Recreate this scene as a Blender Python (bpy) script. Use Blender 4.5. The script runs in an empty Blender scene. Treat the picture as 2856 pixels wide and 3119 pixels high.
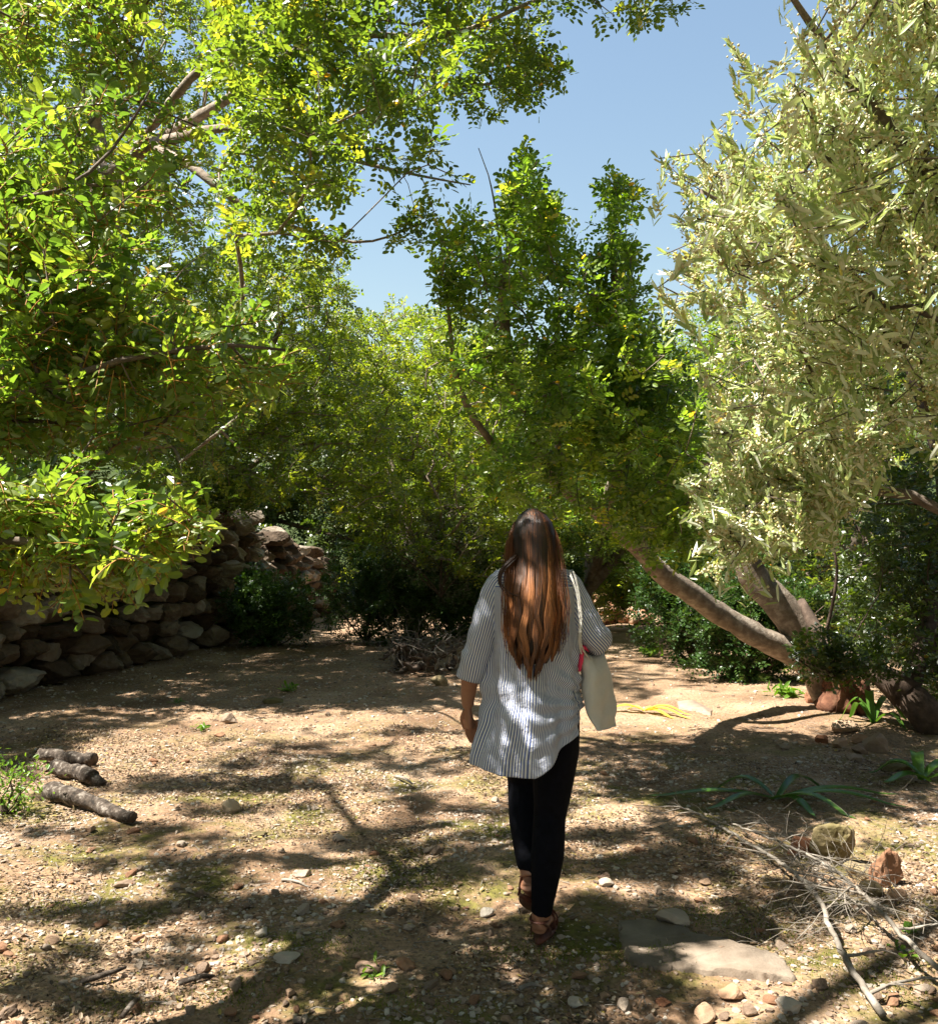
import bpy, math, random
import numpy as np
from mathutils import Vector, Matrix
R = np.random.RandomState(7)
random.seed(7)
sc = bpy.context.scene
C = sc.collection

# ------------------------------------------------------------------ camera, sky, sun, exposure
CAM_Z = 1.55
F_PX = 900.0
PITCH = math.atan(28 / F_PX)
cd = bpy.data.cameras.new("camera")
cam = bpy.data.objects.new("camera", cd)
C.objects.link(cam)
cam.location = (0, 0, CAM_Z)
cam.rotation_euler = (math.pi / 2 + PITCH, 0, 0)
cd.sensor_fit = 'HORIZONTAL'
cd.sensor_width = 36
cd.lens = 36 * F_PX / 937
cd.clip_start = 0.05
cd.clip_end = 600
sc.camera = cam

SUN = np.array([-0.50, -0.12, 0.87]); SUN /= np.linalg.norm(SUN)
w = bpy.data.worlds.new("World")
sc.world = w
w.use_nodes = True
nt = w.node_tree
sky = nt.nodes.new('ShaderNodeTexSky')
sky.sky_type = 'NISHITA'
sky.sun_disc = False
sky.sun_elevation = math.asin(SUN[2])
sky.sun_rotation = math.atan2(SUN[0], SUN[1])
sky.air_density = 1.8
sky.dust_density = 1.0
sky.ozone_density = 1.5
bg = nt.nodes['Background']
bg.inputs[1].default_value = 0.05
nt.links.new(sky.outputs[0], bg.inputs[0])
sd = bpy.data.lights.new("sun", 'SUN')
sd.energy = 5.0
sd.angle = math.radians(0.53)
sd.color = (1.0, 0.95, 0.86)
so = bpy.data.objects.new("sun", sd)
C.objects.link(so)
so.rotation_euler = Vector((-SUN[0], -SUN[1], -SUN[2])).to_track_quat('-Z', 'Y').to_euler()
sc.view_settings.view_transform = 'Standard'
sc.view_settings.look = 'None'
sc.view_settings.gamma = 1
sc.view_settings.exposure = 1.85
sc.cycles.max_bounces = 7
sc.cycles.diffuse_bounces = 2
sc.cycles.glossy_bounces = 2
sc.cycles.transmission_bounces = 5
sc.cycles.use_denoising = True

# ------------------------------------------------------------------ helpers
def P(px, py, Y):
    a = PITCH
    u = (512 - py) / F_PX
    r = (px - 468.5) / F_PX
    d = np.array([r, math.cos(a) - u * math.sin(a), math.sin(a) + u * math.cos(a)])
    k = Y / d[1]
    return np.array([d[0] * k, Y, CAM_Z + d[2] * k])

def G(px, py, z=0.0):
    a = PITCH
    u = (512 - py) / F_PX
    r = (px - 468.5) / F_PX
    d = np.array([r, math.cos(a) - u * math.sin(a), math.sin(a) + u * math.cos(a)])
    k = (z - CAM_Z) / d[2]
    return np.array([d[0] * k, d[1] * k, z])

def c6(x, y): return x * 0.2537 + 468.5, y * 0.2537 + 623.4
def c5(x, y): return x * 0.2537, y * 0.2537 + 623.4

def tag(o, label=None, cat=None, group=None, kind=None):
    if label: o['label'] = label
    if cat: o['category'] = cat
    if group: o['group'] = group
    if kind: o['kind'] = kind
    return o

def empty(name, loc=(0, 0, 0)):
    o = bpy.data.objects.new(name, None)
    o.location = tuple(float(v) for v in loc)
    o.empty_display_size = 0.2
    C.objects.link(o)
    return o

class MB:
    """collects vertices and faces of ONE mesh object"""
    def __init__(s): s.v = []; s.f = []; s.n = 0; s.var = []; s.uv = []
    def add(s, v, f, var=None, uv=None):
        v = np.asarray(v, float).reshape(-1, 3)
        s.v.append(v)
        f = np.asarray(f, int)
        s.f.append(f + s.n)
        s.n += len(v)
        s.var.append(np.full(len(v), R.rand() if var is None else 0.0) + (0 if var is None else var))
        s.uv.append(np.zeros((len(v), 2)) if uv is None else uv)
    def build(s, name, mat, parent=None, origin=(0, 0, 0), smooth=True, uv=False):
        v = np.concatenate(s.v) - np.asarray(origin, float)
        me = bpy.data.meshes.new(name)
        ls, lt, lv = [], [], []
        off = 0
        for f in s.f:
            if f.size == 0: continue
            k = f.shape[1]
            lv.append(f.ravel())
            ls.append(off + np.arange(len(f)) * k)
            lt.append(np.full(len(f), k))
            off += f.size
        lv = np.concatenate(lv).astype(np.int32)
        ls = np.concatenate(ls).astype(np.int32)
        me.vertices.add(len(v))
        me.vertices.foreach_set('co', v.astype(np.float32).ravel())
        me.loops.add(len(lv))
        me.loops.foreach_set('vertex_index', lv)
        me.polygons.add(len(ls))
        me.polygons.foreach_set('loop_start', ls)
        me.polygons.foreach_set('use_smooth', np.full(len(ls), smooth, dtype=bool))
        me.update(calc_edges=True)
        at = me.attributes.new('var', 'FLOAT', 'POINT')
        at.data.foreach_set('value', np.concatenate(s.var).astype(np.float32))
        if uv:
            u = np.concatenate(s.uv)
            at = me.attributes.new('cloth', 'FLOAT_VECTOR', 'POINT')
            at.data.foreach_set('vector', np.c_[u, np.zeros(len(u))].astype(np.float32).ravel())
        me.materials.append(mat)
        o = bpy.data.objects.new(name, me)
        C.objects.link(o)
        if parent is not None: o.parent = parent
        else: o.location = tuple(float(t) for t in origin)
        return o

def norm(a):
    return a / np.maximum(np.linalg.norm(a, axis=-1, keepdims=True), 1e-9)

def smooth_path(pts, rad, step=0.08):
    pts = np.asarray(pts, float); rad = np.asarray(rad, float)
    n = len(pts)
    out, ro = [], []
    for i in range(n - 1):
        p0 = pts[max(i - 1, 0)]; p1 = pts[i]; p2 = pts[i + 1]; p3 = pts[min(i + 2, n - 1)]
        m = max(1, int(np.linalg.norm(p2 - p1) / step))
        for k in range(m):
            t = k / m
            out.append(0.5 * ((2 * p1) + (-p0 + p2) * t + (2 * p0 - 5 * p1 + 4 * p2 - p3) * t * t + (-p0 + 3 * p1 - 3 * p2 + p3) * t ** 3))
            ro.append(rad[i] * (1 - t) + rad[i + 1] * t)
    out.append(pts[-1]); ro.append(rad[-1])
    return np.array(out), np.array(ro)

def tube(mb, pts, rad, sides=6, cap=True, var=None, squash=None, knob=0.0):
    pts = np.asarray(pts, float); n = len(pts)
    if n < 2: return
    rad = np.broadcast_to(np.asarray(rad, float), (n,))
    t = np.gradient(pts, axis=0); t = norm(t)
    ref = np.array([0.0, 0, 1]) if abs(t[0][2]) < 0.9 else np.array([1.0, 0, 0])
    u = norm(np.cross(ref, t[0])); us = []
    for i in range(n):
        u = u - t[i] * np.dot(u, t[i]); u = u / max(np.linalg.norm(u), 1e-9); us.append(u)
    us = np.array(us); vs = np.cross(t, us)
    a = np.arange(sides) * 2 * math.pi / sides
    rr = rad[:, None] * np.ones((n, sides))
    if knob > 0: rr = rr * (1 + knob * (R.rand(n, sides) - 0.5) * 2)
    sx, sy = squash if squash else (1, 1)
    v = pts[:, None, :] + rr[..., None] * (sx * np.cos(a)[None, :, None] * us[:, None, :] + sy * np.sin(a)[None, :, None] * vs[:, None, :])
    v = v.reshape(-1, 3)
    i = np.arange(n - 1)[:, None] * sides; j = np.arange(sides)[None, :]; j2 = (j + 1) % sides
    f = np.stack([i + j, i + j2, i + sides + j2, i + sides + j], -1).reshape(-1, 4)
    if cap:
        v = np.vstack([v, pts[0], pts[-1]])
        k = n * sides
        j = np.arange(sides); j2 = (j + 1) % sides
        f1 = np.stack([j2, j, np.full(sides, k), np.full(sides, k)], -1)[:, :3]
        f2 = np.stack([(n - 1) * sides + j, (n - 1) * sides + j2, np.full(sides, k + 1)], -1)
        mb.add(v, f, var)
        nb = mb.n - len(v)
        mb.f.append(np.vstack([f1, f2]) + nb)
    else:
        mb.add(v, f, var)

# ------------------------------------------------------------------ materials
def new_mat(name):
    m = bpy.data.materials.new(name); m.use_nodes = True
    nt = m.node_tree
    return m, nt, nt.nodes['Principled BSDF'], nt.nodes['Material Output']

def ramp(nt, stops):
    r = nt.nodes.new('ShaderNodeValToRGB')
    e = r.color_ramp.elements
    while len(e) < len(stops): e.new(0.5)
    for k, (p, c) in enumerate(stops):
        e[k].position = p; e[k].color = (*c, 1)
    return r

def noise(nt, scale, detail=4, rough=0.6, vec=None):
    n = nt.nodes.new('ShaderNodeTexNoise')
    n.inputs['Scale'].default_value = scale
    n.inputs['Detail'].default_value = detail
    n.inputs['Roughness'].default_value = rough
    if vec is not None: nt.links.new(vec, n.inputs['Vector'])
    return n

def leaf_mat(name, stops, trans, tcol_gain=2.2, rough=0.38, spec=0.5, tw=(1.12, 1.12, 0.42)):
    m, nt, b, out = new_mat(name)
    at = nt.nodes.new('ShaderNodeAttribute'); at.attribute_name = 'var'
    r = ramp(nt, stops)
    nt.links.new(at.outputs['Fac'], r.inputs[0])
    nt.links.new(r.outputs[0], b.inputs['Base Color'])
    b.inputs['Roughness'].default_value = rough
    b.inputs['Specular IOR Level'].default_value = spec
    mul = nt.nodes.new('ShaderNodeVectorMath'); mul.operation = 'MULTIPLY'
    mul.inputs[1].default_value = tuple(tcol_gain * k for k in tw)
    nt.links.new(r.outputs[0], mul.inputs[0])
    tr = nt.nodes.new('ShaderNodeBsdfTranslucent')
    nt.links.new(mul.outputs[0], tr.inputs['Color'])
    mx = nt.nodes.new('ShaderNodeMixShader'); mx.inputs[0].default_value = trans
    nt.links.new(b.outputs[0], mx.inputs[1]); nt.links.new(tr.outputs[0], mx.inputs[2])
    nt.links.new(mx.outputs[0], out.inputs[0])
    return m

def surf_mat(name, stops, scale=8, rough=0.85, bump=0.3, bscale=30, detail=6, var=False, spec=0.3, coords='Object', dist=0.01):
    m, nt, b, out = new_mat(name)
    tc = nt.nodes.new('ShaderNodeTexCoord')
    n = noise(nt, scale, detail, 0.65, tc.outputs[coords])
    r = ramp(nt, stops)
    if var:
        at = nt.nodes.new('ShaderNodeAttribute'); at.attribute_name = 'var'
        ma = nt.nodes.new('ShaderNodeMath'); ma.operation = 'MULTIPLY_ADD'; ma.inputs[1].default_value = 0.7
        sb = nt.nodes.new('ShaderNodeMath'); sb.operation = 'MULTIPLY_ADD'; sb.inputs[1].default_value = 0.6; sb.inputs[2].default_value = -0.15
        nt.links.new(at.outputs['Fac'], ma.inputs[0]); nt.links.new(n.outputs[0], sb.inputs[0]); nt.links.new(sb.outputs[0], ma.inputs[2])
        nt.links.new(ma.outputs[0], r.inputs[0])
    else:
        nt.links.new(n.outputs[0], r.inputs[0])
    nt.links.new(r.outputs[0], b.inputs['Base Color'])
    b.inputs['Roughness'].default_value = rough
    b.inputs['Specular IOR Level'].default_value = spec
    if bump > 0:
        n2 = noise(nt, bscale, 6, 0.7, tc.outputs[coords])
        bp = nt.nodes.new('ShaderNodeBump'); bp.inputs['Strength'].default_value = bump; bp.inputs['Distance'].default_value = dist
        nt.links.new(n2.outputs[0], bp.inputs['Height']); nt.links.new(bp.outputs[0], b.inputs['Normal'])
    return m

M = {}
M['carob_near'] = leaf_mat('carob_leaf_near', [(0, (0.0480, 0.0971, 0.0186)), (.35, (0.0928, 0.1551, 0.0278)), (.7, (0.1601, 0.2158, 0.0371)), (.96, (0.2241, 0.2427, 0.0464)), (1, (0.5763, 0.3236, 0.0557))], .42, 2.5, .36, 1.0)
M['carob'] = leaf_mat('carob_leaf', [(0, (0.0399, 0.0755, 0.0126)), (.4, (0.0830, 0.1276, 0.0204)), (.75, (0.1436, 0.1888, 0.0283)), (.95, (0.2554, 0.2474, 0.0361)), (1, (0.5746, 0.2604, 0.0314))], .42, 2.7, .38, 1.0)
M['carob_mid'] = leaf_mat('carob_leaf_mid', [(0, (0.0519, 0.1057, 0.0164)), (.4, (0.1079, 0.1786, 0.0265)), (.75, (0.1867, 0.2643, 0.0368)), (.95, (0.3320, 0.3464, 0.0469)), (1, (0.7470, 0.3646, 0.0408))], .42, 2.7, .38, 1.0)
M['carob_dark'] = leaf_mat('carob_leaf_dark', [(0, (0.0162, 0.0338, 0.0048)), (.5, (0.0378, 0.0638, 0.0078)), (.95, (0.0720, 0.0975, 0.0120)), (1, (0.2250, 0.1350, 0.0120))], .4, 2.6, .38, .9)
M['carob_far'] = leaf_mat('carob_leaf_far', [(0, (0.0528, 0.0825, 0.0088)), (.5, (0.1122, 0.1540, 0.0158)), (1, (0.2244, 0.2200, 0.0220))], .45, 2.7, .42, .8)
def olive_mat():
    m = leaf_mat('olive_leaf', [(0, (0.1747, 0.2330, 0.0889)), (.5, (0.2912, 0.3640, 0.1423)), (.9, (0.4368, 0.4950, 0.2312)), (.96, (0.5824, 0.4950, 0.1245)), (1, (0.6000, 0.3786, 0.0534))], .26, 1.9, .40, .9, (1.1, 1.1, .6))
    nt = m.node_tree; b = nt.nodes['Principled BSDF']; src = b.inputs['Base Color'].links[0].from_socket
    ge = nt.nodes.new('ShaderNodeNewGeometry'); mx = nt.nodes.new('ShaderNodeMixRGB'); mx.inputs[2].default_value = (.78, .78, .62, 1)
    nt.links.new(ge.outputs['Backfacing'], mx.inputs[0]); nt.links.new(src, mx.inputs[1]); nt.links.new(mx.outputs[0], b.inputs['Base Color'])
    return m
M['olive'] = olive_mat()
M['blossom'] = leaf_mat('olive_blossom', [(0, (.55, .42, .16)), (.5, (.75, .68, .40)), (1, (.85, .82, .62))], .25, 1.0, .7, .2, (1, 1, .8))
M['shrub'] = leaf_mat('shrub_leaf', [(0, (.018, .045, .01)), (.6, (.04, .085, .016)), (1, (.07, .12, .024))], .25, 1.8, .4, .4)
M['greyshrub'] = leaf_mat('grey_shrub_leaf', [(0, (.08, .1, .06)), (1, (.2, .22, .15))], .2, 1.2, .6, .3)
M['herb'] = leaf_mat('herb_leaf', [(0, (.06, .14, .015)), (1, (.17, .28, .03))], .35, 1.9, .4, .4)
M['strap'] = leaf_mat('strap_leaf', [(0, (.03, .09, .012)), (1, (.1, .2, .03))], .25, 1.8, .28, .6)
M['yellow'] = leaf_mat('wilted_yellow_leaf', [(0, (.62, .50, .05)), (1, (.75, .62, .12))], .25, 1.0, .45, .4, (1.1, 1, .4))
M['grass'] = leaf_mat('grass_blade', [(0, (.06, .09, .012)), (1, (.20, .21, .03))], .3, 1.6, .5, .3)
M['litter'] = leaf_mat('dry_leaf', [(0, (.04, .025, .015)), (.3, (.12, .07, .038)), (.6, (.26, .175, .105)), (.9, (.45, .36, .26)), (.985, (.4, .29, .06)), (1, (.12, .14, .03))], .12, 1.0, .6, .3, (1, 1, .9))
M['bark'] = surf_mat('carob_bark', [(.25, (.05, .037, .027)), (.5, (.13, .10, .075)), (.75, (.22, .18, .15))], 14, .85, 1.0, 30)
M['bark_pale'] = surf_mat('carob_bark_pale', [(.25, (.10, .075, .052)), (.5, (.23, .18, .135)), (.72, (.42, .36, .29))], 13, .85, 1.0, 28)
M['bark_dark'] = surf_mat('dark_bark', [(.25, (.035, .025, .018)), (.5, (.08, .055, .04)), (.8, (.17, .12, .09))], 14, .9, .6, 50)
M['bark_red'] = surf_mat('red_bark', [(.25, (.05, .02, .012)), (.5, (.13, .055, .03)), (.8, (.26, .14, .08))], 14, .95, 1.0, 25)
M['rachis'] = surf_mat('leaf_stalk', [(.3, (.30, .10, .03)), (.7, (.42, .26, .06))], 5, .6, 0)
M['deadwood'] = surf_mat('dead_wood', [(.25, (.10, .08, .06)), (.5, (.22, .19, .155)), (.8, (.38, .345, .3))], 18, .85, .5, 80)
M['log'] = surf_mat('log_bark', [(.36, (.02, .015, .011)), (.52, (.075, .056, .042)), (.66, (.26, .225, .19))], 26, .9, 1.0, 60)
M['logend'] = surf_mat('cut_wood', [(.3, (.12, .07, .04)), (.7, (.3, .19, .11))], 30, .85, .3, 60)
M['stone'] = surf_mat('limestone', [(.1, (.16, .10, .065)), (.4, (.27, .20, .145)), (.65, (.37, .30, .235)), (.9, (.47, .42, .35))], 9, .9, .6, 40, var=True)
M['slab'] = surf_mat('worn_slab', [(.3, (.12, .09, .062)), (.5, (.2, .155, .115)), (.7, (.29, .235, .18))], 5, .95, .6, 45)
M['redstone'] = surf_mat('reddish_stone', [(.15, (.19, .08, .04)), (.5, (.32, .18, .105)), (.9, (.43, .31, .21))], 9, .9, .7, 30, var=True)
M['mossstone'] = surf_mat('mossy_stone', [(.15, (.06, .045, .02)), (.45, (.15, .12, .05)), (.6, (.25, .19, .11)), (.9, (.36, .29, .2))], 7, .95, .7, 40, var=True)
M['wall'] = surf_mat('dry_stone', [(.15, (.05, .033, .02)), (.4, (.11, .075, .048)), (.6, (.18, .135, .095)), (.85, (.32, .28, .225))], 7, .95, .8, 22, var=True, dist=.03)
M['earthcore'] = surf_mat('wall_earth', [(.3, (.06, .04, .025)), (.7, (.12, .08, .05))], 6, 1, .5, 20)
M['pod'] = leaf_mat('carob_pod', [(0, (.03, .07, .012)), (1, (.06, .11, .02))], .1, 1.5, .35, .5)

# ------------------------------------------------------------------ ground
WALL = [(-6.3, 2.5), (-5.6, 5.5), (-4.75, 8.6), (-4.1, 11.5), (-3.45, 15.0), (-3.1, 19.0), (-3.6, 24.0)]
def h(x, y):
    x = np.asarray(x, float); y = np.asarray(y, float)
    z = .018 * np.sin(x * 1.9 + 1.3) * np.cos(y * 1.4 + .5) + .012 * np.sin(x * 4.7 + y * 3.1) + .008 * np.sin(x * 9.3 - y * 7.7 + 2)
    z = z + 0.22 * np.clip(y - 21, 0, None) * (1 + .15 * np.sin(x * .2)) + .012 * np.clip(np.abs(x) - 9, 0, None) ** 1.5
    return z

xs = np.concatenate([np.linspace(-90, -8, 34)[:-1], np.linspace(-8, -4, 40)[:-1], np.linspace(-4, 5, 260)[:-1], np.linspace(5, 9, 40)[:-1], np.linspace(9, 90, 34)])
ys = np.concatenate([np.linspace(-40, 1.5, 24)[:-1], np.linspace(1.5, 8, 240)[:-1], np.linspace(8, 18, 150)[:-1], np.linspace(18, 120, 60)])
gx, gy = np.meshgrid(xs, ys)
near = np.exp(-np.clip(np.hypot(gx, gy - 5) - 6, 0, None) / 4)
gz = h(gx, gy) + near * .006 * (R.rand(*gx.shape) - .5)
nx, ny = len(xs), len(ys)
ii = np.arange(ny - 1)[:, None] * nx + np.arange(nx - 1)[None, :]
gf = np.stack([ii, ii + 1, ii + nx + 1, ii + nx], -1).reshape(-1, 4)
def ground_material():
    m, nt, b, out = new_mat('stony_soil')
    L = nt.links
    tc = nt.nodes.new('ShaderNodeTexCoord'); V = tc.outputs['Object']
    n1 = noise(nt, 1.1, 5, .6, V)
    soil = ramp(nt, [(.3, (.14, .082, .048)), (.5, (.28, .18, .11)), (.7, (.40, .28, .185))])
    L.new(n1.outputs[0], soil.inputs[0])
    n2 = noise(nt, 45, 6, .75, V)
    grit = ramp(nt, [(.36, (.45, .42, .40)), (.5, (1, 1, 1)), (.66, (1.45, 1.45, 1.45))])
    L.new(n2.outputs[0], grit.inputs[0])
    mu = nt.nodes.new('ShaderNodeMixRGB'); mu.blend_type = 'MULTIPLY'; mu.inputs[0].default_value = .75
    L.new(soil.outputs[0], mu.inputs[1]); L.new(grit.outputs[0], mu.inputs[2])
    vo = nt.nodes.new('ShaderNodeTexVoronoi'); vo.inputs['Scale'].default_value = 42
    L.new(V, vo.inputs['Vector'])
    vr = ramp(nt, [(.0, (.42, .35, .28)), (.5, (.2, .135, .09)), (1, (.32, .26, .2))])
    L.new(vo.outputs['Color'], vr.inputs[0])
    mask = ramp(nt, [(.22, (1, 1, 1)), (.34, (0, 0, 0))]); L.new(vo.outputs['Distance'], mask.inputs[0])
    m2 = nt.nodes.new('ShaderNodeMixRGB'); L.new(mask.outputs[0], m2.inputs[0])
    L.new(mu.outputs[0], m2.inputs[1]); L.new(vr.outputs[0], m2.inputs[2])
    n3 = noise(nt, 1.6, 6, .7, V)
    mossmask = ramp(nt, [(.48, (0, 0, 0)), (.60, (1, 1, 1))]); L.new(n3.outputs[0], mossmask.inputs[0])
    n4 = noise(nt, 30, 3, .6, V)
    moss = ramp(nt, [(.3, (.05, .05, .012)), (.7, (.17, .165, .03))]); L.new(n4.outputs[0], moss.inputs[0])
    mk = nt.nodes.new('ShaderNodeMath'); mk.operation = 'MULTIPLY'; mk.inputs[1].default_value = .85
    L.new(mossmask.outputs[0], mk.inputs[0])
    # moss only grows on the near clearing, the trodden path stays bare
    sx = nt.nodes.new('ShaderNodeSeparateXYZ'); L.new(V, sx.inputs[0])
    mr = nt.nodes.new('ShaderNodeMapRange'); mr.inputs[1].default_value = 5.5; mr.inputs[2].default_value = 8; mr.inputs[3].default_value = 1; mr.inputs[4].default_value = .12
    L.new(sx.outputs['Y'], mr.inputs[0])
    mk2 = nt.nodes.new('ShaderNodeMath'); mk2.operation = 'MULTIPLY'; L.new(mk.outputs[0], mk2.inputs[0]); L.new(mr.outputs[0], mk2.inputs[1])
    m3 = nt.nodes.new('ShaderNodeMixRGB'); L.new(mk2.outputs[0], m3.inputs[0]); L.new(m2.outputs[0], m3.inputs[1]); L.new(moss.outputs[0], m3.inputs[2])
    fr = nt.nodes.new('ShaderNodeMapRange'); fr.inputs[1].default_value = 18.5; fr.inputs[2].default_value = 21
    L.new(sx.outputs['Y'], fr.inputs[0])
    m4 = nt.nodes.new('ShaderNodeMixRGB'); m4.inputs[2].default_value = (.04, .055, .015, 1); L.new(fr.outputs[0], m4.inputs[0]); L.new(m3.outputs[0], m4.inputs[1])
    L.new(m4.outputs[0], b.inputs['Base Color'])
    b.inputs['Roughness'].default_value = .95; b.inputs['Specular IOR Level'].default_value = .15
    bp = nt.nodes.new('ShaderNodeBump'); bp.inputs['Strength'].default_value = .8; bp.inputs['Distance'].default_value = .012
    ad = nt.nodes.new('ShaderNodeMath'); ad.operation = 'ADD'
    L.new(n2.outputs[0], ad.inputs[0]); L.new(mask.outputs[0], ad.inputs[1])
    L.new(ad.outputs[0], bp.inputs['Height']); L.new(bp.outputs[0], b.inputs['Normal'])
    return m
M['ground'] = ground_material()
M['scrub'] = surf_mat('herb_covered_slope', [(.3, (.03, .028, .012)), (.5, (.05, .062, .016)), (.62, (.085, .095, .025)), (.75, (.2, .14, .09))], 3.5, .95, .9, 14)
g = MB(); g.add(np.stack([gx, gy, gz], -1).reshape(-1, 3), gf)
tag(g.build('ground', M['ground']), kind='structure')

# terrace of earth held up behind the wall
def wall_at(y):
    yy = [p[1] for p in WALL]; xx = [p[0] for p in WALL]
    return np.interp(y, yy, xx)
def wall_top(y):
    return np.interp(y, [2.5, 9, 14.4, 16.5, 19, 24], [1.75, 1.9, 2.0, 1.65, 1.2, .9])
t = MB()
tys = np.linspace(-6, 40, 120); tds = np.concatenate([[-.01], np.linspace(.25, 4, 18), np.linspace(5, 60, 20)])
tv = []
for y in tys:
    for d in tds:
        z = wall_top(y) - .12 + .03 * math.sin(y * 2 + d * 3) + .16 * d + (.02 * d * math.sin(y * .6)) + .05 * math.sin(d * 5.1 + y * 1.3)
        tv.append((wall_at(y) - .18 - d, y, z if d > 0 else -0.1))
k = len(tds)
ii = np.arange(len(tys) - 1)[:, None] * k + np.arange(k - 1)[None, :]
t.add(np.array(tv), np.stack([ii, ii + 1, ii + k + 1, ii + k], -1).reshape(-1, 4))
tag(t.build('terrace', M['scrub']), kind='structure')

# ------------------------------------------------------------------ rocks
def ico(sub):
    import bmesh
    bm = bmesh.new(); bmesh.ops.create_icosphere(bm, subdivisions=sub, radius=1)
    v = np.array([p.co[:] for p in bm.verts]); f = np.array([[q.index for q in p.verts] for p in bm.faces])
    bm.free(); return v, f
ICO = {k: ico(k) for k in (1, 2, 3, 4)}
def rock(mb, c, size, sub=3, rough=.09, planes=9, rot=None, var=None, rs=None):
    rs = rs or R
    v, f = ICO[sub]; v = v.copy()
    for _ in range(planes):
        n = norm(rs.randn(3)); d = .50 + .34 * rs.rand()
        s = v @ n
        v = v - np.clip(s - d, 0, None)[:, None] * n * .95
    amp = rough
    for o in range(5):
        k = rs.randn(3, 3) * (2.0 * 2.0 ** o); ph = rs.rand(3) * 6
        dsp = sum(np.sin(v @ k[i] + ph[i]) for i in range(3)) / 3
        v = v * (1 + amp * dsp)[:, None]; amp *= .66
    v = v * np.asarray(size)
    a = rs.rand() * 6.28 if rot is None else rot
    ca, sa = math.cos(a), math.sin(a)
    v = v @ np.array([[ca, sa, 0], [-sa, ca, 0], [0, 0, 1]])
    mb.add(v + np.asarray(c), f, var)

# dry-stone retaining wall: one thing, its stones stay in one mesh
wl = MB(); rw = np.random.RandomState(3)
tot = 0; seg = []
WP, _ = smooth_path([(x, y, 0) for x, y in WALL], [1] * len(WALL), .1)
cum = np.concatenate([[0], np.cumsum(np.linalg.norm(np.diff(WP, axis=0), axis=1))])
def wpos(s): return np.array([np.interp(s, cum, WP[:, 0]), np.interp(s, cum, WP[:, 1])])
z = 0.0; row = 0
while z < 2.1:
    hh = .20 + .12 * rw.rand()
    s = rw.rand() * .3
    while s < cum[-1]:
        ln = (.20 + .34 * rw.rand()) * (1.15 - z * .12)
        p = wpos(s + ln / 2); top = float(wall_top(p[1])) + .07 * rw.randn()
        if z + hh * .5 < top and p[1] < 23:
            tdir = norm(wpos(s + .2) - wpos(s)); nrm = np.array([tdir[1], -tdir[0]])
            off = -.06 * z + .05 * rw.randn()
            c = (p[0] + nrm[0] * off, p[1] + nrm[1] * off, z + hh / 2 + .05 * rw.randn())
            rock(wl, c, (ln * .56, .26 + .08 * rw.rand(), hh * (.56 + .16 * rw.rand())), 4, .15, 14, math.atan2(tdir[1], tdir[0]) + .12 * rw.randn(), rs=rw)
        s += ln * .95
    z += hh * .93; row += 1
wall = wl.build('stone_wall', M['wall'], smooth=False)
tag(wall, 'tall dry-stone retaining wall of rough boulders in shade along the left of the clearing', 'wall')

# ------------------------------------------------------------------ foliage
def in_poly(x, y, poly):
    c = False; n = len(poly); j = n - 1
    for i in range(n):
        xi, yi = poly[i]; xj, yj = poly[j]
        if (yi > y) != (yj > y) and x < (xj - xi) * (y - yi) / (yj - yi) + xi: c = not c
        j = i
    return c

def fill(poly, y0, y1, n, sig=.22, per=7, rs=None):
    """clumped points in the volume seen through an outline between two depths"""
    rs = rs or R
    xs_ = [p[0] for p in poly]; ys_ = [p[1] for p in poly]
    out = []; guard = 0
    while len(out) < n and guard < n * 60:
        guard += 1
        x = rs.uniform(min(xs_), max(xs_)); y = rs.uniform(min(ys_), max(ys_))
        if not in_poly(x, y, poly): continue
        Y = rs.uniform(y0, y1); c = P(x, y, Y)
        for _ in range(per):
            q = c + rs.randn(3) * sig
            if q[1] < 1: continue
            qx = 468.5 + F_PX * q[0] / q[1]; qy = 540 - F_PX * (q[2] - CAM_Z) / q[1]
            if in_poly(qx, qy, poly): out.append(q)
    return np.array(out[:n])

LEAF_T = (np.array([(0, 0, 0), (-.36, .25, .10), (0, .3, 0), (.36, .25, .10), (-.46, .62, .13), (0, .66, -.02), (.46, .62, .13), (-.2, .95, .02), (0, .96, -.06), (.2, .95, .02)]),
          np.array([(0, 2, 1), (0, 3, 2), (1, 2, 5), (1, 5, 4), (2, 3, 6), (2, 6, 5), (4, 5, 8), (4, 8, 7), (5, 6, 9), (5, 9, 8)]))
LEAF_S = (np.array([(0, 0, 0), (-.45, .35, .1), (.45, .35, .1), (-.38, .8, .08), (.38, .8, .08), (0, .55, -.03), (0, 1, -.05)]),
          np.array([(0, 5, 1), (0, 2, 5), (1, 5, 3), (2, 4, 5), (3, 5, 6), (5, 4, 6)]))
LEAF_F = (np.array([(0, 0, 0), (-.5, .5, .08), (.5, .5, .08), (0, 1, -.02)]), np.array([(0, 2, 1), (1, 2, 3)]))
LEAF_N = (np.array([(0, 0, 0), (-.42, .2, .10), (0, .22, 0), (.42, .2, .10), (-.5, .7, .10), (0, .72, -.05), (.5, .7, .10), (0, 1, -.25)]),
          np.array([(0, 2, 1), (0, 3, 2), (1, 2, 5), (1, 5, 4), (2, 3, 6), (2, 6, 5), (4, 5, 7), (5, 6, 7)]))

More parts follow.
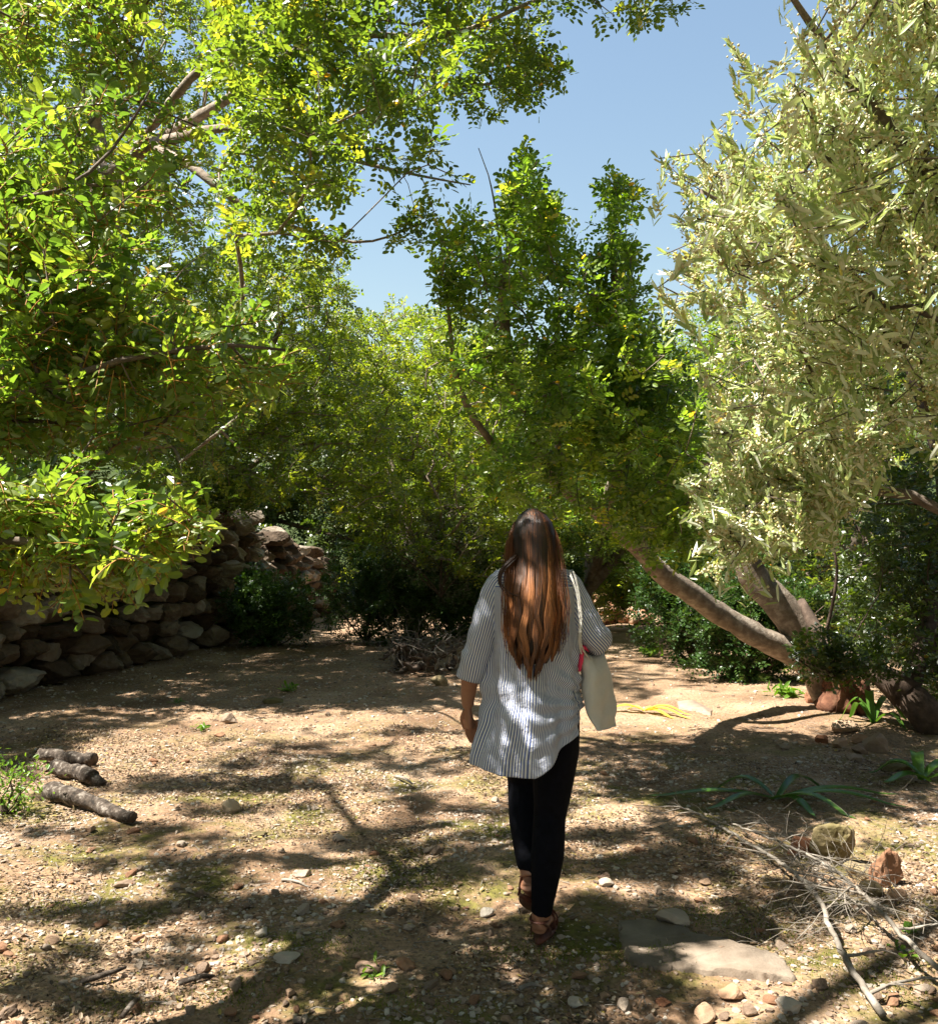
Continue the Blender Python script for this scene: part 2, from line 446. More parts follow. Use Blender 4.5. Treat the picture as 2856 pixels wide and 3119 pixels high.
def put_leaves(mb, org, ydir, nrm, L, W, tmpl, var):
    """one small folded blade per row"""
    tv, tf = tmpl
    ydir = norm(ydir); x = norm(np.cross(ydir, nrm)); zz = np.cross(x, ydir)
    v = org[:, None, :] + tv[None, :, 0, None] * (x * W[:, None])[:, None, :] + tv[None, :, 1, None] * (ydir * L[:, None])[:, None, :] + tv[None, :, 2, None] * (zz * W[:, None])[:, None, :]
    n, k = len(org), len(tv)
    f = tf[None] + (np.arange(n) * k)[:, None, None]
    mb.add(v.reshape(-1, 3), f.reshape(-1, 3), np.repeat(var, k))

def perp(d, rs, n):
    r = norm(rs.randn(n, 3)); return norm(r - d * np.sum(r * d, 1, keepdims=True))

def carob_leaves(mb, pos, dirs, rs, per=6, pairs=4, size=.043, tmpl=LEAF_S, shoot=.16, stalks=None, clumpvar=.35):
    n = len(pos)
    base = rs.rand(n)
    P0 = np.repeat(pos, per, 0); D0 = np.repeat(norm(dirs), per, 0); N = len(P0)
    tt = np.tile(np.linspace(0, 1, per), n)[:, None]
    org = P0 - D0 * shoot * (1 - tt)
    rad = perp(D0, rs, N)
    ax = norm(D0 * (.25 + .9 * tt) + rad * .9 + np.array([0, 0, .12]) + rs.randn(N, 3) * .12)
    ln = size * (pairs * .62) * (.8 + .5 * rs.rand(N))
    up = norm(np.array([0, 0, .9]) + SUN * .4 + rs.randn(N, 3) * .62)
    side = norm(np.cross(ax, up)); nn = norm(np.cross(side, ax))
    lv = base.repeat(per) * clumpvar + rs.rand(N) * (1 - clumpvar)
    O, Yd, Nn, LL, WW, VV = [], [], [], [], [], []
    for k in range(pairs):
        s = (k + .8) / pairs
        c = org + ax * (ln * s)[:, None] - np.array([0, 0, 1.0]) * (ln * s * s * .22)[:, None]
        for sg in (-1, 1):
            yd = norm(side * sg + ax * (.25 + .5 * rs.rand(N))[:, None] + rs.randn(N, 3) * .12)
            O.append(c + side * sg * .002); Yd.append(yd); Nn.append(norm(nn + rs.randn(N, 3) * .42))
            Lk = size * (.62 + .6 * rs.rand(N)) * (.8 + .3 * s)
            LL.append(Lk); WW.append(Lk * (.52 + .14 * rs.rand(N))); VV.append(np.clip(lv + rs.randn(N) * .06, 0, .96))
    VV = np.concatenate(VV); VV[rs.rand(len(VV)) < .003] = 1.0
    put_leaves(mb, np.concatenate(O), np.concatenate(Yd), np.concatenate(Nn), np.concatenate(LL), np.concatenate(WW), tmpl, VV)
    if stalks is not None:
        for i in range(N):
            s = np.array([0, .5, 1.0])[:, None]
            pts = org[i] + ax[i] * ln[i] * s - np.array([0, 0, 1.0]) * ln[i] * s * s * .22
            tube(stalks, pts, [.0018, .0014, .001], 3, False)

def grow(base_limbs, att, rs, bf=.3, seg=.14, tip=.0028, expo=.5):
    """limbs: list of (points, radii); attach every shoot by the nearest cheap way"""
    pos, par, path, rmin = [], [], [], []
    for pts, rad in base_limbs:
        pts, rad = smooth_path(pts, rad, .1)
        wob = np.cumsum(rs.randn(len(pts), 3), 0) * .04 * rad[:, None]
        wob[0] = 0
        pts = pts + wob
        if pos:
            d = np.linalg.norm(np.array(pos) - pts[0], axis=1); j = int(d.argmin())
        else: j = -1
        for i in range(len(pts)):
            if i == 0 and j >= 0: last = j; continue
            pos.append(pts[i]); par.append(last if (i > 0 or j >= 0) else -1); rmin.append(rad[i])
            path.append(0 if par[-1] < 0 else path[par[-1]] + np.linalg.norm(pts[i] - pos[par[-1]]))
            last = len(pos) - 1
    cap = len(pos) + len(att) * 40
    A = np.zeros((cap, 3)); A[:len(pos)] = pos; PL = np.zeros(cap); PL[:len(pos)] = path; n = len(pos)
    base = A[:n].copy()
    d0 = np.array([np.min(np.linalg.norm(base - a, axis=1)) for a in att])
    dirs = np.zeros((len(att), 3))
    for i in np.argsort(d0):
        a = att[i]
        d = np.linalg.norm(A[:n] - a, axis=1)
        cost = d + bf * PL[:n]
        j = int(cost.argmin()); st = A[j].copy(); dist = d[j]
        m = min(36, max(1, int(dist / seg)))
        mid = rs.randn(3) * dist * .10 + np.array([0, 0, .10 * dist])
        last = j
        for k in range(1, m + 1):
            t_ = k / m
            q = st + (a - st) * t_ + mid * 4 * t_ * (1 - t_) * .5
            A[n] = q; PL[n] = PL[last] + np.linalg.norm(q - A[last]); par.append(last); rmin.append(0); last = n; n += 1
        dd = (A[last] - A[par[last]])
        dirs[i] = norm(dd) * .8 + np.array([0, 0, .35]) + norm(a - base.mean(0)) * .2
    cnt = np.zeros(n); ch = [[] for _ in range(n)]
    for i in range(n):
        if par[i] >= 0: ch[par[i]].append(i)
    for i in range(n - 1, -1, -1):
        cnt[i] += 1 if not ch[i] else 0
        if par[i] >= 0: cnt[par[i]] += cnt[i]
    rad = np.maximum(tip * np.maximum(cnt, 1) ** expo, np.array(rmin))
    for i in range(n):
        if par[i] >= 0: rad[i] = min(rad[i], max(rad[par[i]], .002))
    # chains
    chains = []; starts = [i for i in range(n) if par[i] < 0]
    stack = [(s, None) for s in starts]
    while stack:
        s, fr = stack.pop()
        c = [] if fr is None else [fr]
        cur = s
        while True:
            c.append(cur)
            k = ch[cur]
            if not k: break
            k = sorted(k, key=lambda q: -cnt[q] - 1000 * (rmin[q] > 0) * rmin[q])
            for o in k[1:]: stack.append((o, cur))
            cur = k[0]
        chains.append(c)
    return A[:n], rad, chains, dirs

def tubes_from(A, rad, chains, mb, rmin=0.0):
    for c in chains:
        if len(c) < 2: continue
        r = rad[c].copy()
        if len(c) > 1: r[0] = min(r[0], r[1] * 1.25)
        if r.max() < rmin: continue
        tube(mb, A[c], r, 9 if r[0] > .05 else (6 if r[0] > .015 else 4), True, knob=.13 if r[0] > .03 else 0)

def tree(name, label, cat, limbs, att, leafer, leafmat, barkmat, rs, group=None, rminb=0.0, **kw):
    base = np.asarray(limbs[0][0][0], float)
    root = empty(name, base); tag(root, label, cat, group)
    A, rad, chains, dirs = grow(limbs, att, rs, **kw)
    b = MB(); tubes_from(A, rad, chains, b, rminb); b.build('trunk', barkmat, root, base)
    c = MB(); st = leafer(c, att, dirs, rs)
    c.build('crown', leafmat, root, base, smooth=False)
    if st is not None: st.build('leaf_stalks', M['rachis'], root, base)
    return root, A, dirs

# ---- big carob on the terrace whose limbs arch over the path
rsA = np.random.RandomState(11)
polyA = [(-200, -220), (640, -220), (560, 0), (535, 32), (566, 60), (552, 80), (515, 96), (475, 84), (432, 100), (425, 125), (470, 158), (484, 182), (470, 198), (420, 190),
         (385, 175), (345, 180), (335, 205), (362, 222), (368, 240), (330, 262), (290, 262), (262, 300), (270, 350), (250, 430), (215, 500), (100, 520), (0, 500), (-200, 480)]
shA = []
while len(shA) < 430:
    px, py = rsA.uniform(-80, 330), rsA.uniform(640, 790)
    if py < 768 - max(px, 0) * .31 and (rsA.rand() < .35 or py > 735 - max(px, 0) * .31): shA.append(G(px, py) + SUN / SUN[2] * rsA.uniform(3.6, 5.4))
attA = np.vstack([np.array(shA), fill([(385, 240), (400, 205), (440, 205), (436, 232)], 5.9, 6.2, 9, .06, 3, rsA),

    fill([p for p in polyA if p[0] >= 215] + [(215, -200)][:0] + [(215, 330), (215, -220)], 4.5, 6.5, 640, .22, 8, rsA),
    fill([(-220, -220), (240, -220), (240, 340), (230, 430), (215, 500), (100, 520), (0, 500), (-220, 480)], 7.9, 10.6, 2300, .24, 9, rsA),
    fill([(200, -40), (330, -40), (370, 60), (370, 130), (330, 200), (215, 220)], 4.8, 6.2, 70, .2, 7, rsA),
    fill([(560, -40), (705, -60), (694, 6), (655, 22), (610, 6), (575, 22)], 5.6, 6.0, 26, .1, 3, rsA),
    fill([(60, 280), (250, 290), (260, 400), (215, 500), (60, 520)], 8.0, 9.6, 180, .2, 7, rsA),
    fill([(470, 120), (478, 20), (560, 10), (566, 60), (545, 90)], 5.6, 6.3, 30, .14, 5, rsA)])
limbsA = [
    ([(-4.95, 8.7, 1.7), (-4.4, 8.1, 2.6), P(70, 300, 8.2), P(103, 178, 8.0)], [.24, .19, .17, .14]),
    ([P(103, 178, 8.0), P(150, 145, 7.5), P(235, 92, 6.2), P(300, 48, 6.0), P(360, -20, 5.8)], [.08, .052, .034, .022, .009]),
    ([P(103, 178, 8.0), P(96, 120, 8.1), P(110, 40, 7.1), P(130, -60, 7.3)], [.07, .05, .04, .03]),
    ([P(130, 158, 7.7), P(200, 70, 6.0), P(270, 45, 5.9), P(350, 36, 5.8), P(455, 34, 5.8), P(560, -6, 5.8), P(690, -2, 5.8)], [.04, .03, .026, .022, .016, .008, .003]),
    ([P(150, 145, 7.5), P(230, 128, 6.3), P(310, 150, 6.1), P(400, 172, 6.0), P(470, 185, 6.0)], [.05, .03, .02, .010, .004]),
    ([P(150, 145, 7.5), P(190, 165, 6.2), P(250, 210, 6.1), P(330, 238, 6.1), P(372, 241, 6.1), P(425, 222, 6.2)], [.045, .03, .024, .012, .008, .005]),
    ([P(70, 300, 8.2), P(130, 330, 8.2), P(190, 400, 8.2), P(240, 450, 8.3)], [.05, .035, .02, .01]),
    ([P(235, 92, 6.2), (-1.6, 5.3, 5.4), (-1.2, 4.6, 5.6)], [.04, .02, .01]),
]
rootA, AA, dA = tree('carob_tree', 'large carob tree whose pale limbs arch across the upper left against the sky', 'tree', limbsA, attA,
     lambda c, a, d, rs: carob_leaves(c, a, d, rs, 7, 4, .043, LEAF_S), M['carob'], M['bark_pale'], rsA, bf=.35)

# ---- near carob leaning in from the left edge; its high boughs dapple the clearing
rsB = np.random.RandomState(12)
limbsB = [
    ([(-2.75, 2.3, 0), (-2.65, 2.35, .9), (-2.35, 2.45, 1.7), (-2.3, 2.6, 2.6), (-2.6, 3.1, 3.6), (-2.9, 3.6, 4.5)], [.15, .13, .11, .09, .07, .05]),
    ([(-2.35, 2.45, 1.7), P(-140, 240, 2.5), P(0, 203, 2.4), P(62, 190, 2.4), P(112, 150, 2.5), P(150, 90, 2.5)], [.03, .014, .009, .006, .004, .002]),
    ([(-2.35, 2.45, 1.7), P(-150, 420, 2.4), P(0, 400, 2.4), P(120, 360, 2.3), P(230, 345, 2.3), P(285, 350, 2.3)], [.03, .018, .010, .008, .006, .003]),
    ([(-2.65, 2.35, .9), P(-160, 560, 2.3), P(0, 540, 2.25), P(90, 540, 2.2), P(190, 520, 2.2)], [.03, .02, .010, .007, .004]),
    ([(-2.9, 3.6, 4.5), (-2.4, 4.0, 5.0), (-1.5, 4.3, 5.3), (-.8, 4.6, 5.6)], [.05, .04, .03, .02]),
    ([(-2.6, 3.1, 3.6), (-2.2, 2.9, 4.3), (-1.6, 3.0, 4.6)], [.05, .035, .02]),
    ([(-2.9, 3.6, 4.5), (-3.6, 4.2, 5.2), (-4.2, 4.8, 5.8)], [.04, .03, .02]),
]
nearB = np.vstack([
    fill([(-70, 30), (110, 50), (190, 100), (215, 170), (165, 240), (60, 330), (-70, 330)], 2.3, 3.2, 130, .09, 4, rsB),
    fill([(-70, -80), (180, -80), (150, 60), (-70, 60)], 2.5, 3.3, 50, .09, 4, rsB),
    fill([(-70, 280), (110, 275), (220, 290), (292, 335), (285, 372), (210, 410), (130, 450), (-70, 450)], 2.3, 3.1, 165, .08, 4, rsB),
    fill([(-70, 470), (60, 475), (110, 500), (170, 478), (236, 498), (200, 545), (150, 555), (112, 604), (60, 592), (-70, 575)], 2.1, 2.7, 140, .07, 4, rsB)])
# boughs above the picture: where they hang decides where the clearing is shaded
shade = []
SH = [  # px, py, half width, half height, shoots
    (330, 785, 120, 7, 12), (205, 790, 60, 4, 4), (450, 805, 50, 9, 10), (830, 805, 110, 20, 80), (700, 775, 70, 8, 20), (200, 875, 30, 16, 10), (90, 908, 95, 8, 16), (68, 985, 16, 40, 10),
    (330, 915, 110, 12, 26), (400, 945, 60, 10, 12), (270, 978, 55, 14, 9), (25, 985, 30, 14, 8), (500, 870, 60, 14, 14), (420, 850, 60, 8, 9),
    (735, 853, 90, 10, 18), (620, 865, 60, 10, 12), (760, 893, 60, 10, 10), (620, 925, 60, 12, 12), (160, 840, 70, 7, 7),
    (880, 830, 80, 16, 16), (130, 950, 60, 8, 6), (470, 920, 50, 10, 8), (900, 900, 50, 12, 8)]
SH += [(90, 722, 90, 5, 18), (230, 700, 60, 4, 12), (30, 745, 50, 5, 10), (400, 830, 40, 5, 8), (180, 860, 90, 5, 10), (520, 835, 50, 6, 8), (660, 905, 60, 7, 10), (220, 783, 95, 6, 16), (340, 762, 125, 8, 24), (345, 702, 85, 4, 12), (385, 732, 80, 3, 10), (100, 830, 80, 5, 9), (40, 770, 30, 5, 4), (260, 810, 80, 4, 8), (600, 775, 60, 7, 16), (700, 790, 80, 8, 22), (300, 748, 90, 6, 16), (120, 790, 90, 6, 12), (380, 760, 60, 5, 8), (250, 905, 70, 8, 16), (150, 905, 70, 8, 12), (350, 930, 80, 8, 16),
       (120, 1000, 40, 16, 8), (440, 880, 50, 7, 10), (660, 870, 70, 8, 16), (780, 905, 60, 8, 12), (350, 840, 60, 5, 8), (640, 835, 60, 5, 10), (520, 810, 50, 6, 10), (300, 860, 60, 6, 9), (450, 975, 40, 8, 8)]
SH = [e for e in SH if not (e[0] > 590 and e[1] < 832)]
for px, py, rx, ry, n in SH:
    for _ in range(int(n * (1.6 if py < 880 else .95))):
        q = G(px + rx * rsB.uniform(-1, 1), min(py + ry * rsB.uniform(-1, 1), 1060))
        H = 1.55 + .68 * q[1] + rsB.uniform(0, .8)
        shade.append(q + SUN / SUN[2] * H)
for _ in range(8):   # over the walker's head and shoulders
    q = np.array([.25 + rsB.uniform(-.22, .2), 3.49 + rsB.uniform(-.1, .1), rsB.uniform(1.25, 1.62)])
    H = rsB.uniform(2.6, 3.4)
    shade.append(q + SUN / SUN[2] * H)
shade = np.array(shade)
def leafB(c, a, d, rs):
    st = MB(); nn = len(nearB)
    carob_leaves(c, a[:nn], d[:nn], rs, 9, 4, .032, LEAF_T, .16, st)
    carob_leaves(c, a[nn:], d[nn:], rs, 7, 4, .045, LEAF_S, .18)
    return st
tree('carob_tree', 'nearest carob tree with large glossy leaflets reaching in from the left edge', 'tree', limbsB, np.vstack([nearB, shade]), leafB, M['carob_near'], M['bark'], rsB, bf=.25, tip=.0024)

# ---- middle carob on the leaning trunk, upright shoots against the sky
rsF = np.random.RandomState(13)
limbsF = [
    ([tuple(G(832, 703) - [0, 0, .05]), P(806, 660, 8.3), P(748, 627, 8.1), P(703, 598, 7.9), P(662, 568, 7.7), P(636, 542, 7.5), P(604, 512, 7.1), P(560, 478, 6.7), P(530, 430, 6.2), P(512, 370, 5.8), P(502, 300, 5.6), P(515, 210, 5.6), P(527, 145, 5.6)],
     [.16, .12, .105, .095, .088, .08, .068, .06, .045, .035, .022, .012, .004]),
    ([tuple(G(832, 703) + [0, 0, .15]), P(806, 645, 8.3), P(778, 608, 8.25), P(750, 572, 8.2), P(730, 520, 8.1), P(700, 450, 7.8)], [.17, .15, .15, .13, .08, .04]),
    ([P(604, 512, 7.1), P(628, 440, 6.3), P(626, 350, 5.8), P(612, 250, 5.6), P(618, 180, 5.6)], [.07, .05, .035, .018, .005]),
    ([P(560, 478, 6.7), P(500, 450, 6.2), P(460, 390, 5.8), P(447, 300, 5.6)], [.05, .03, .02, .01]),
    ([P(560, 478, 6.7), P(555, 350, 6.0), P(565, 260, 5.7)], [.03, .015, .004]),
    ([P(512, 370, 5.8), P(498, 230, 5.7), P(488, 175, 5.7), P(478, 148, 5.7)], [.02, .009, .004, .002]),
    ([P(636, 542, 7.5), P(690, 500, 7.6), P(740, 495, 7.8)], [.06, .05, .03]),
]
F1 = [(436, 245), (428, 214), (470, 203), (500, 205), (512, 170), (522, 136), (533, 136), (540, 172), (553, 200), (583, 215), (592, 300), (590, 345), (600, 400), (600, 480), (560, 525), (490, 505), (446, 430), (455, 320), (440, 290)]
F2 = [(604, 172), (626, 168), (642, 190), (622, 215), (655, 240), (660, 330), (705, 390), (720, 480), (700, 560), (640, 540), (600, 470), (592, 400), (594, 330), (588, 260), (598, 220)]
attF = np.vstack([fill(F1, 4.8, 6.2, 340, .13, 11, rsF), fill(F2, 4.9, 6.3, 240, .13, 11, rsF),
                  fill([(530, 440), (650, 460), (690, 500), (650, 560), (610, 530), (560, 505)], 5.9, 6.9, 110, .13, 8, rsF), fill([(596, 222), (634, 218), (645, 330), (590, 335)], 5.3, 5.9, 55, .1, 5, rsF), fill([(570, 250), (660, 300), (700, 400), (600, 470), (540, 400)], 5.0, 6.4, 120, .2, 8, rsF), fill([(505, 210), (512, 160), (527, 135), (537, 172), (548, 210)], 5.4, 5.8, 12, .06, 3, rsF), fill([(602, 220), (606, 172), (626, 168), (640, 192), (622, 220)], 5.4, 5.8, 10, .06, 3, rsF),
                  fill([(560, 480), (720, 470), (740, 560), (690, 575), (600, 540)], 5.8, 6.8, 30, .18, 8, rsF)])
rootF, AF, dF = tree('carob_tree', 'middle carob tree with a leaning sunlit trunk and upright dark green shoots against the sky', 'tree', limbsF, attF,
     lambda c, a, d, rs: carob_leaves(c, a, d, rs, 7, 4, .040, LEAF_S), M['carob_mid'], M['bark_pale'], rsF, bf=.3)
for k in range(70):   # green pods hanging in the crown
    i = rsF.randint(len(attF)); p = attF[i]
    L = .10 + .07 * rsF.rand(); cv = rsF.randn(2) * .02
    pts = [p + np.array([cv[0] * s * s, cv[1] * s, -L * s]) for s in np.linspace(0, 1, 6)]
    m = MB(); tube(m, pts, [.003, .008, .010, .010, .008, .002], 6, True, .5, squash=(1, .45))
    m.build('pod', M['pod'], rootF, limbsF[0][0][0])

# ---- thicket carob on the right in deep shade
rsD = np.random.RandomState(14)
limbsD = [
    ([(4.05, 7.3, -.05), P(940, 730, 7.3), P(905, 695, 7.4), P(868, 668, 7.6), P(830, 650, 7.9), P(800, 600, 8.2)], [.16, .15, .13, .10, .07, .04]),
    ([P(905, 695, 7.4), P(930, 600, 7.8), P(940, 480, 8.2), P(900, 350, 8.6)], [.09, .07, .05, .03]),
    ([P(817, 655, 7.4), P(828, 620, 7.3), P(836, 570, 7.2), P(830, 520, 7.2), P(860, 505, 7.2), P(937, 505, 7.2)], [.016, .015, .013, .010, .009, .006]),
]
D1 = [(826, 600), (815, 540), (830, 512), (860, 495), (937, 420), (1080, 400), (1080, 700), (985, 715), (930, 690), (895, 668), (850, 672), (835, 668), (828, 640)]
attD = np.vstack([fill(D1, 7.0, 9.6, 800, .2, 8, rsD), fill([(740, 330), (1100, 250), (1100, 500), (740, 500)], 8.6, 10.5, 420, .25, 8, rsD)])
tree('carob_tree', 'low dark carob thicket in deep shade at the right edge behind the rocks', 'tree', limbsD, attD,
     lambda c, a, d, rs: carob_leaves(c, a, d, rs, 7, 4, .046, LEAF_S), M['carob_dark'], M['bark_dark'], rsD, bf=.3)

# ---- olive in flower on the right
rsC = np.random.RandomState(15)
limbsC = [
    ([(2.75, 3.0, 0), (2.7, 3.0, .8), (2.45, 2.95, 1.5), (2.3, 2.9, 2.3), (2.2, 2.8, 3.1)], [.14, .12, .10, .07, .04]),
    ([(2.45, 2.95, 1.5), P(940, 380, 3.0), P(860, 300, 2.9), P(780, 240, 2.8), P(700, 190, 2.7)], [.05, .03, .02, .012, .005]),
    ([(2.7, 3.0, .8), P(960, 520, 3.2), P(860, 490, 3.2), P(780, 480, 3.1), P(700, 500, 3.1)], [.04, .02, .014, .008, .004]),
    ([(2.45, 2.95, 1.5), P(930, 180, 2.6), P(850, 80, 2.4), P(780, -20, 2.3)], [.04, .022, .014, .006]),
]
C1 = [(1080, -140), (800, -140), (786, 0), (802, 42), (797, 76), (756, 92), (722, 100), (708, 125), (688, 152), (672, 172), (690, 203), (674, 222), (660, 256), (656, 315), (700, 372), (722, 425), (760, 450), (820, 460), (870, 450), (895, 430), (1080, 420)]
C2 = [(700, 400), (790, 420), (860, 440), (858, 505), (812, 522), (735, 570), (708, 566), (712, 535), (672, 512), (678, 484), (712, 450)]
attC = np.vstack([fill(C1, 2.05, 3.3, 1500, .09, 6, rsC), fill(C2, 2.5, 3.3, 330, .07, 6, rsC),
                  fill([(725, 75), (730, 30), (742, 28), (765, 90)], 2.3, 2.6, 5, .03, 3, rsC), fill([(658, 170), (655, 150), (670, 145), (690, 180)], 2.6, 2.8, 6, .03, 3, rsC)])
flowers = MB()
def olive_leaves(c, pos, dirs, rs, pairs=10, shoot=.20):
    n = len(pos); D = norm(dirs + rs.randn(n, 3) * .45 + np.array([-.25, -.1, .15]))
    base = rs.rand(n)
    O, Yd, Nn, LL, VV = [], [], [], [], []
    px_ = perp(D, rs, n)
    for k in range(pairs):
        s = k / (pairs - 1)
        org = pos - D * shoot * (1 - s)
        q = px_ if k % 2 == 0 else np.cross(D, px_)
        for sg in (-1, 1):
            yd = norm(q * sg * (.75 - .4 * s) + D * (.9 + .6 * s) + rs.randn(n, 3) * .12)
            O.append(org); Yd.append(yd); Nn.append(norm(D - yd * .5 + rs.randn(n, 3) * .5 + SUN * .3))
            LL.append(.060 * (.6 + .5 * rs.rand(n)) * (1 - .35 * s)); VV.append(np.clip(base * .3 + rs.rand(n) * .7, 0, .96))
    VV = np.concatenate(VV); VV[rs.rand(len(VV)) < .0015] = 1
    LL = np.concatenate(LL)
    put_leaves(c, np.concatenate(O), np.concatenate(Yd), np.concatenate(Nn), LL, LL * (.19 + .06 * rs.rand(len(LL))), LEAF_N, VV)
    v, f = ICO[1]
    for i in range(n):
        if rs.rand() < .85:
            for _ in range(rs.randint(18, 46)):
                q = pos[i] - D[i] * shoot * rs.uniform(.0, .8) + rs.randn(3) * .010
                flowers.add(v * rs.uniform(.0026, .0050) + q, f, rs.rand())
rootC, AC, dC = tree('olive_tree', 'silvery olive tree in cream blossom, brightly sunlit at the right edge', 'tree', limbsC, attC, olive_leaves, M['olive'], M['bark'], rsC, bf=.25, tip=.0016)
tag(flowers.build('blossom', M['blossom'], rootC, limbsC[0][0][0]), kind='stuff')

# ---- back trees
def back_tree(label, base, polys, seed, mat, bark, size=.06, per=7, lim=None, name='carob_tree', tmpl=LEAF_F, group=None, extra=None, lift=0.0):
    rs = np.random.RandomState(seed)
    att = np.vstack([fill(p, a, b, n, .28, 9, rs) for p, a, b, n in polys]) if polys else extra
    base = np.array(base, float); ctr = att.mean(0)
    limbs = [([base, base * .7 + ctr * .3 + rs.randn(3) * .1, base * .35 + ctr * .65 + rs.randn(3) * .15], [.16, .12, .07])]
    fork = limbs[0][0][1]
    for k in range(5):
        e = att[rs.randint(len(att))]
        limbs.append(([fork, (fork + e) / 2 + rs.randn(3) * .2 + [0, 0, lift], e], [.07, .045, .015]))
    return tree(name, label, 'tree', limbs, att, lambda c, a, d, r: carob_leaves(c, a, d, r, per, 4, size, tmpl), mat, bark, rs, group, bf=.3, tip=.0048)
back_tree('yellow-green carob behind the stone wall, left of the open sky', (-4.0, 12.2, 1.8),
          [([(150, 250), (250, 235), (330, 258), (352, 262), (350, 320), (400, 400), (400, 500), (345, 518), (250, 498), (190, 470), (150, 400)], 10.2, 13.2, 1100)], 21, M['carob_far'], M['bark_pale'], .052)
back_tree('pale green carob at the centre back, its crown just under the sky gap', (-.9, 14.5, 0),
          [([(330, 305), (372, 312), (400, 292), (425, 305), (455, 312), (500, 330), (560, 380), (570, 520), (520, 600), (420, 560), (350, 560), (330, 480)], 11.8, 15.2, 1250)], 22, M['carob_far'], M['bark_pale'], .055)
back_tree('shaded green carob behind the walker and the leaning trunk', (1.7, 14.8, 0),
          [([(520, 420), (600, 400), (690, 360), (740, 380), (780, 480), (760, 600), (700, 620), (640, 590), (580, 585), (520, 540)], 12.4, 15.4, 900)], 23, M['carob'], M['bark'], .055)
back_tree('dense carob behind the olive, mostly hidden at the right', (5.5, 13.5, 0),
          [([(640, 330), (760, 280), (1060, 200), (1060, 620), (900, 660), (760, 640), (720, 560), (660, 420)], 10.8, 15, 1200)], 24, M['carob'], M['bark'], .065)
back_tree('tall carob on the terrace behind the near branches at the left edge', (-7.3, 11.5, 2.4),
          [([(-220, -60), (60, 0), (150, 120), (190, 250), (180, 420), (100, 470), (-60, 470), (-220, 440)], 9.5, 13.5, 1100)], 25, M['carob'], M['bark'], .06)
FAR = [('farthest dark wood of evergreens closing the left of the view', (-6, 21, 1.5), [(120, 330), (300, 320), (400, 360), (420, 560), (250, 560), (120, 520)]),
       ('farthest evergreen straight ahead where the path ends', (0, 22, .5), [(340, 360), (480, 340), (600, 350), (640, 480), (600, 600), (480, 590), (350, 600)]),
       ('farthest evergreen to the right of the path end', (5.5, 22, .5), [(560, 380), (700, 330), (900, 330), (940, 600), (700, 625), (600, 600)])]
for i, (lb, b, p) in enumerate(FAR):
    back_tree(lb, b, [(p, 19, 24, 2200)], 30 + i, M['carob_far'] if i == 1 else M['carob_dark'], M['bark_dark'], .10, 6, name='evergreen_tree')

# the grove round the clearing: added unseen trees that shut out sky light
def box(seed, n, lo, hi, keep=None):
    p = np.random.RandomState(seed).rand(n * 3, 3) * (np.array(hi) - lo) + lo
    if keep is not None: p = p[keep(p[:, 0], p[:, 1], p[:, 2])]
    return p[:n]
shade_grove = [
    ('added carob blocking sky light on the right, beyond the picture edge', (6.4, 3.2, 0), box(1, 900, [3.4, -.5, .8], [7.5, 5.6, 7.5], lambda x, y, z: x > .56 * y + .5)),
    ('added tall carob at the right, its unseen high crown blocking sky light over the clearing', (8.8, 5.0, 0), box(2, 1000, [.6, 2.2, 7.2], [6.5, 9.0, 9.4], lambda x, y, z: z > 1.9 + .66 * y)),
    ('added tall carob left of the viewpoint, its unseen crown blocking sky light high over the path', (-4.6, -1.4, 0), box(3, 700, [-1.6, 1.5, 9.2], [1.6, 7.0, 10.8])),
    ('added carob behind the viewpoint, its crown blocking sky light right overhead', (1.0, -2.6, 0), box(4, 1000, [-3.5, -4.0, 3.4], [5.5, 1.3, 6.2])),
    ('added bushy carob blocking sky light behind and to the right of the viewpoint', (7.5, -3.0, 0), box(8, 700, [5.4, -6, .6], [9.5, .2, 8])),
    ('added carob on the terrace left of the clearing, blocking sky light outside the picture', (-9.0, 4.6, 2.6), box(9, 1000, [-11, 1.0, 2.4], [-6.4, 8.6, 9], lambda x, y, z: z < 1.6 * (-x - 2.9))),
    ('added carob on the terrace beside the viewpoint, blocking sky light', (-8.4, -1.0, 2.2), box(10, 700, [-11, -3.5, 1.0], [-5.0, 1.2, 8.5], lambda x, y, z: z < 1.7 * (-x - 1.5))),
]
for i, (lb, b, ex) in enumerate(shade_grove):
    back_tree(lb, b, [], 140 + i, M['shrub'], M['bark'], .13, 5, extra=ex, lift=2.2 if i in (1, 2) else 0)  # dark leaves so the added trees pass little light

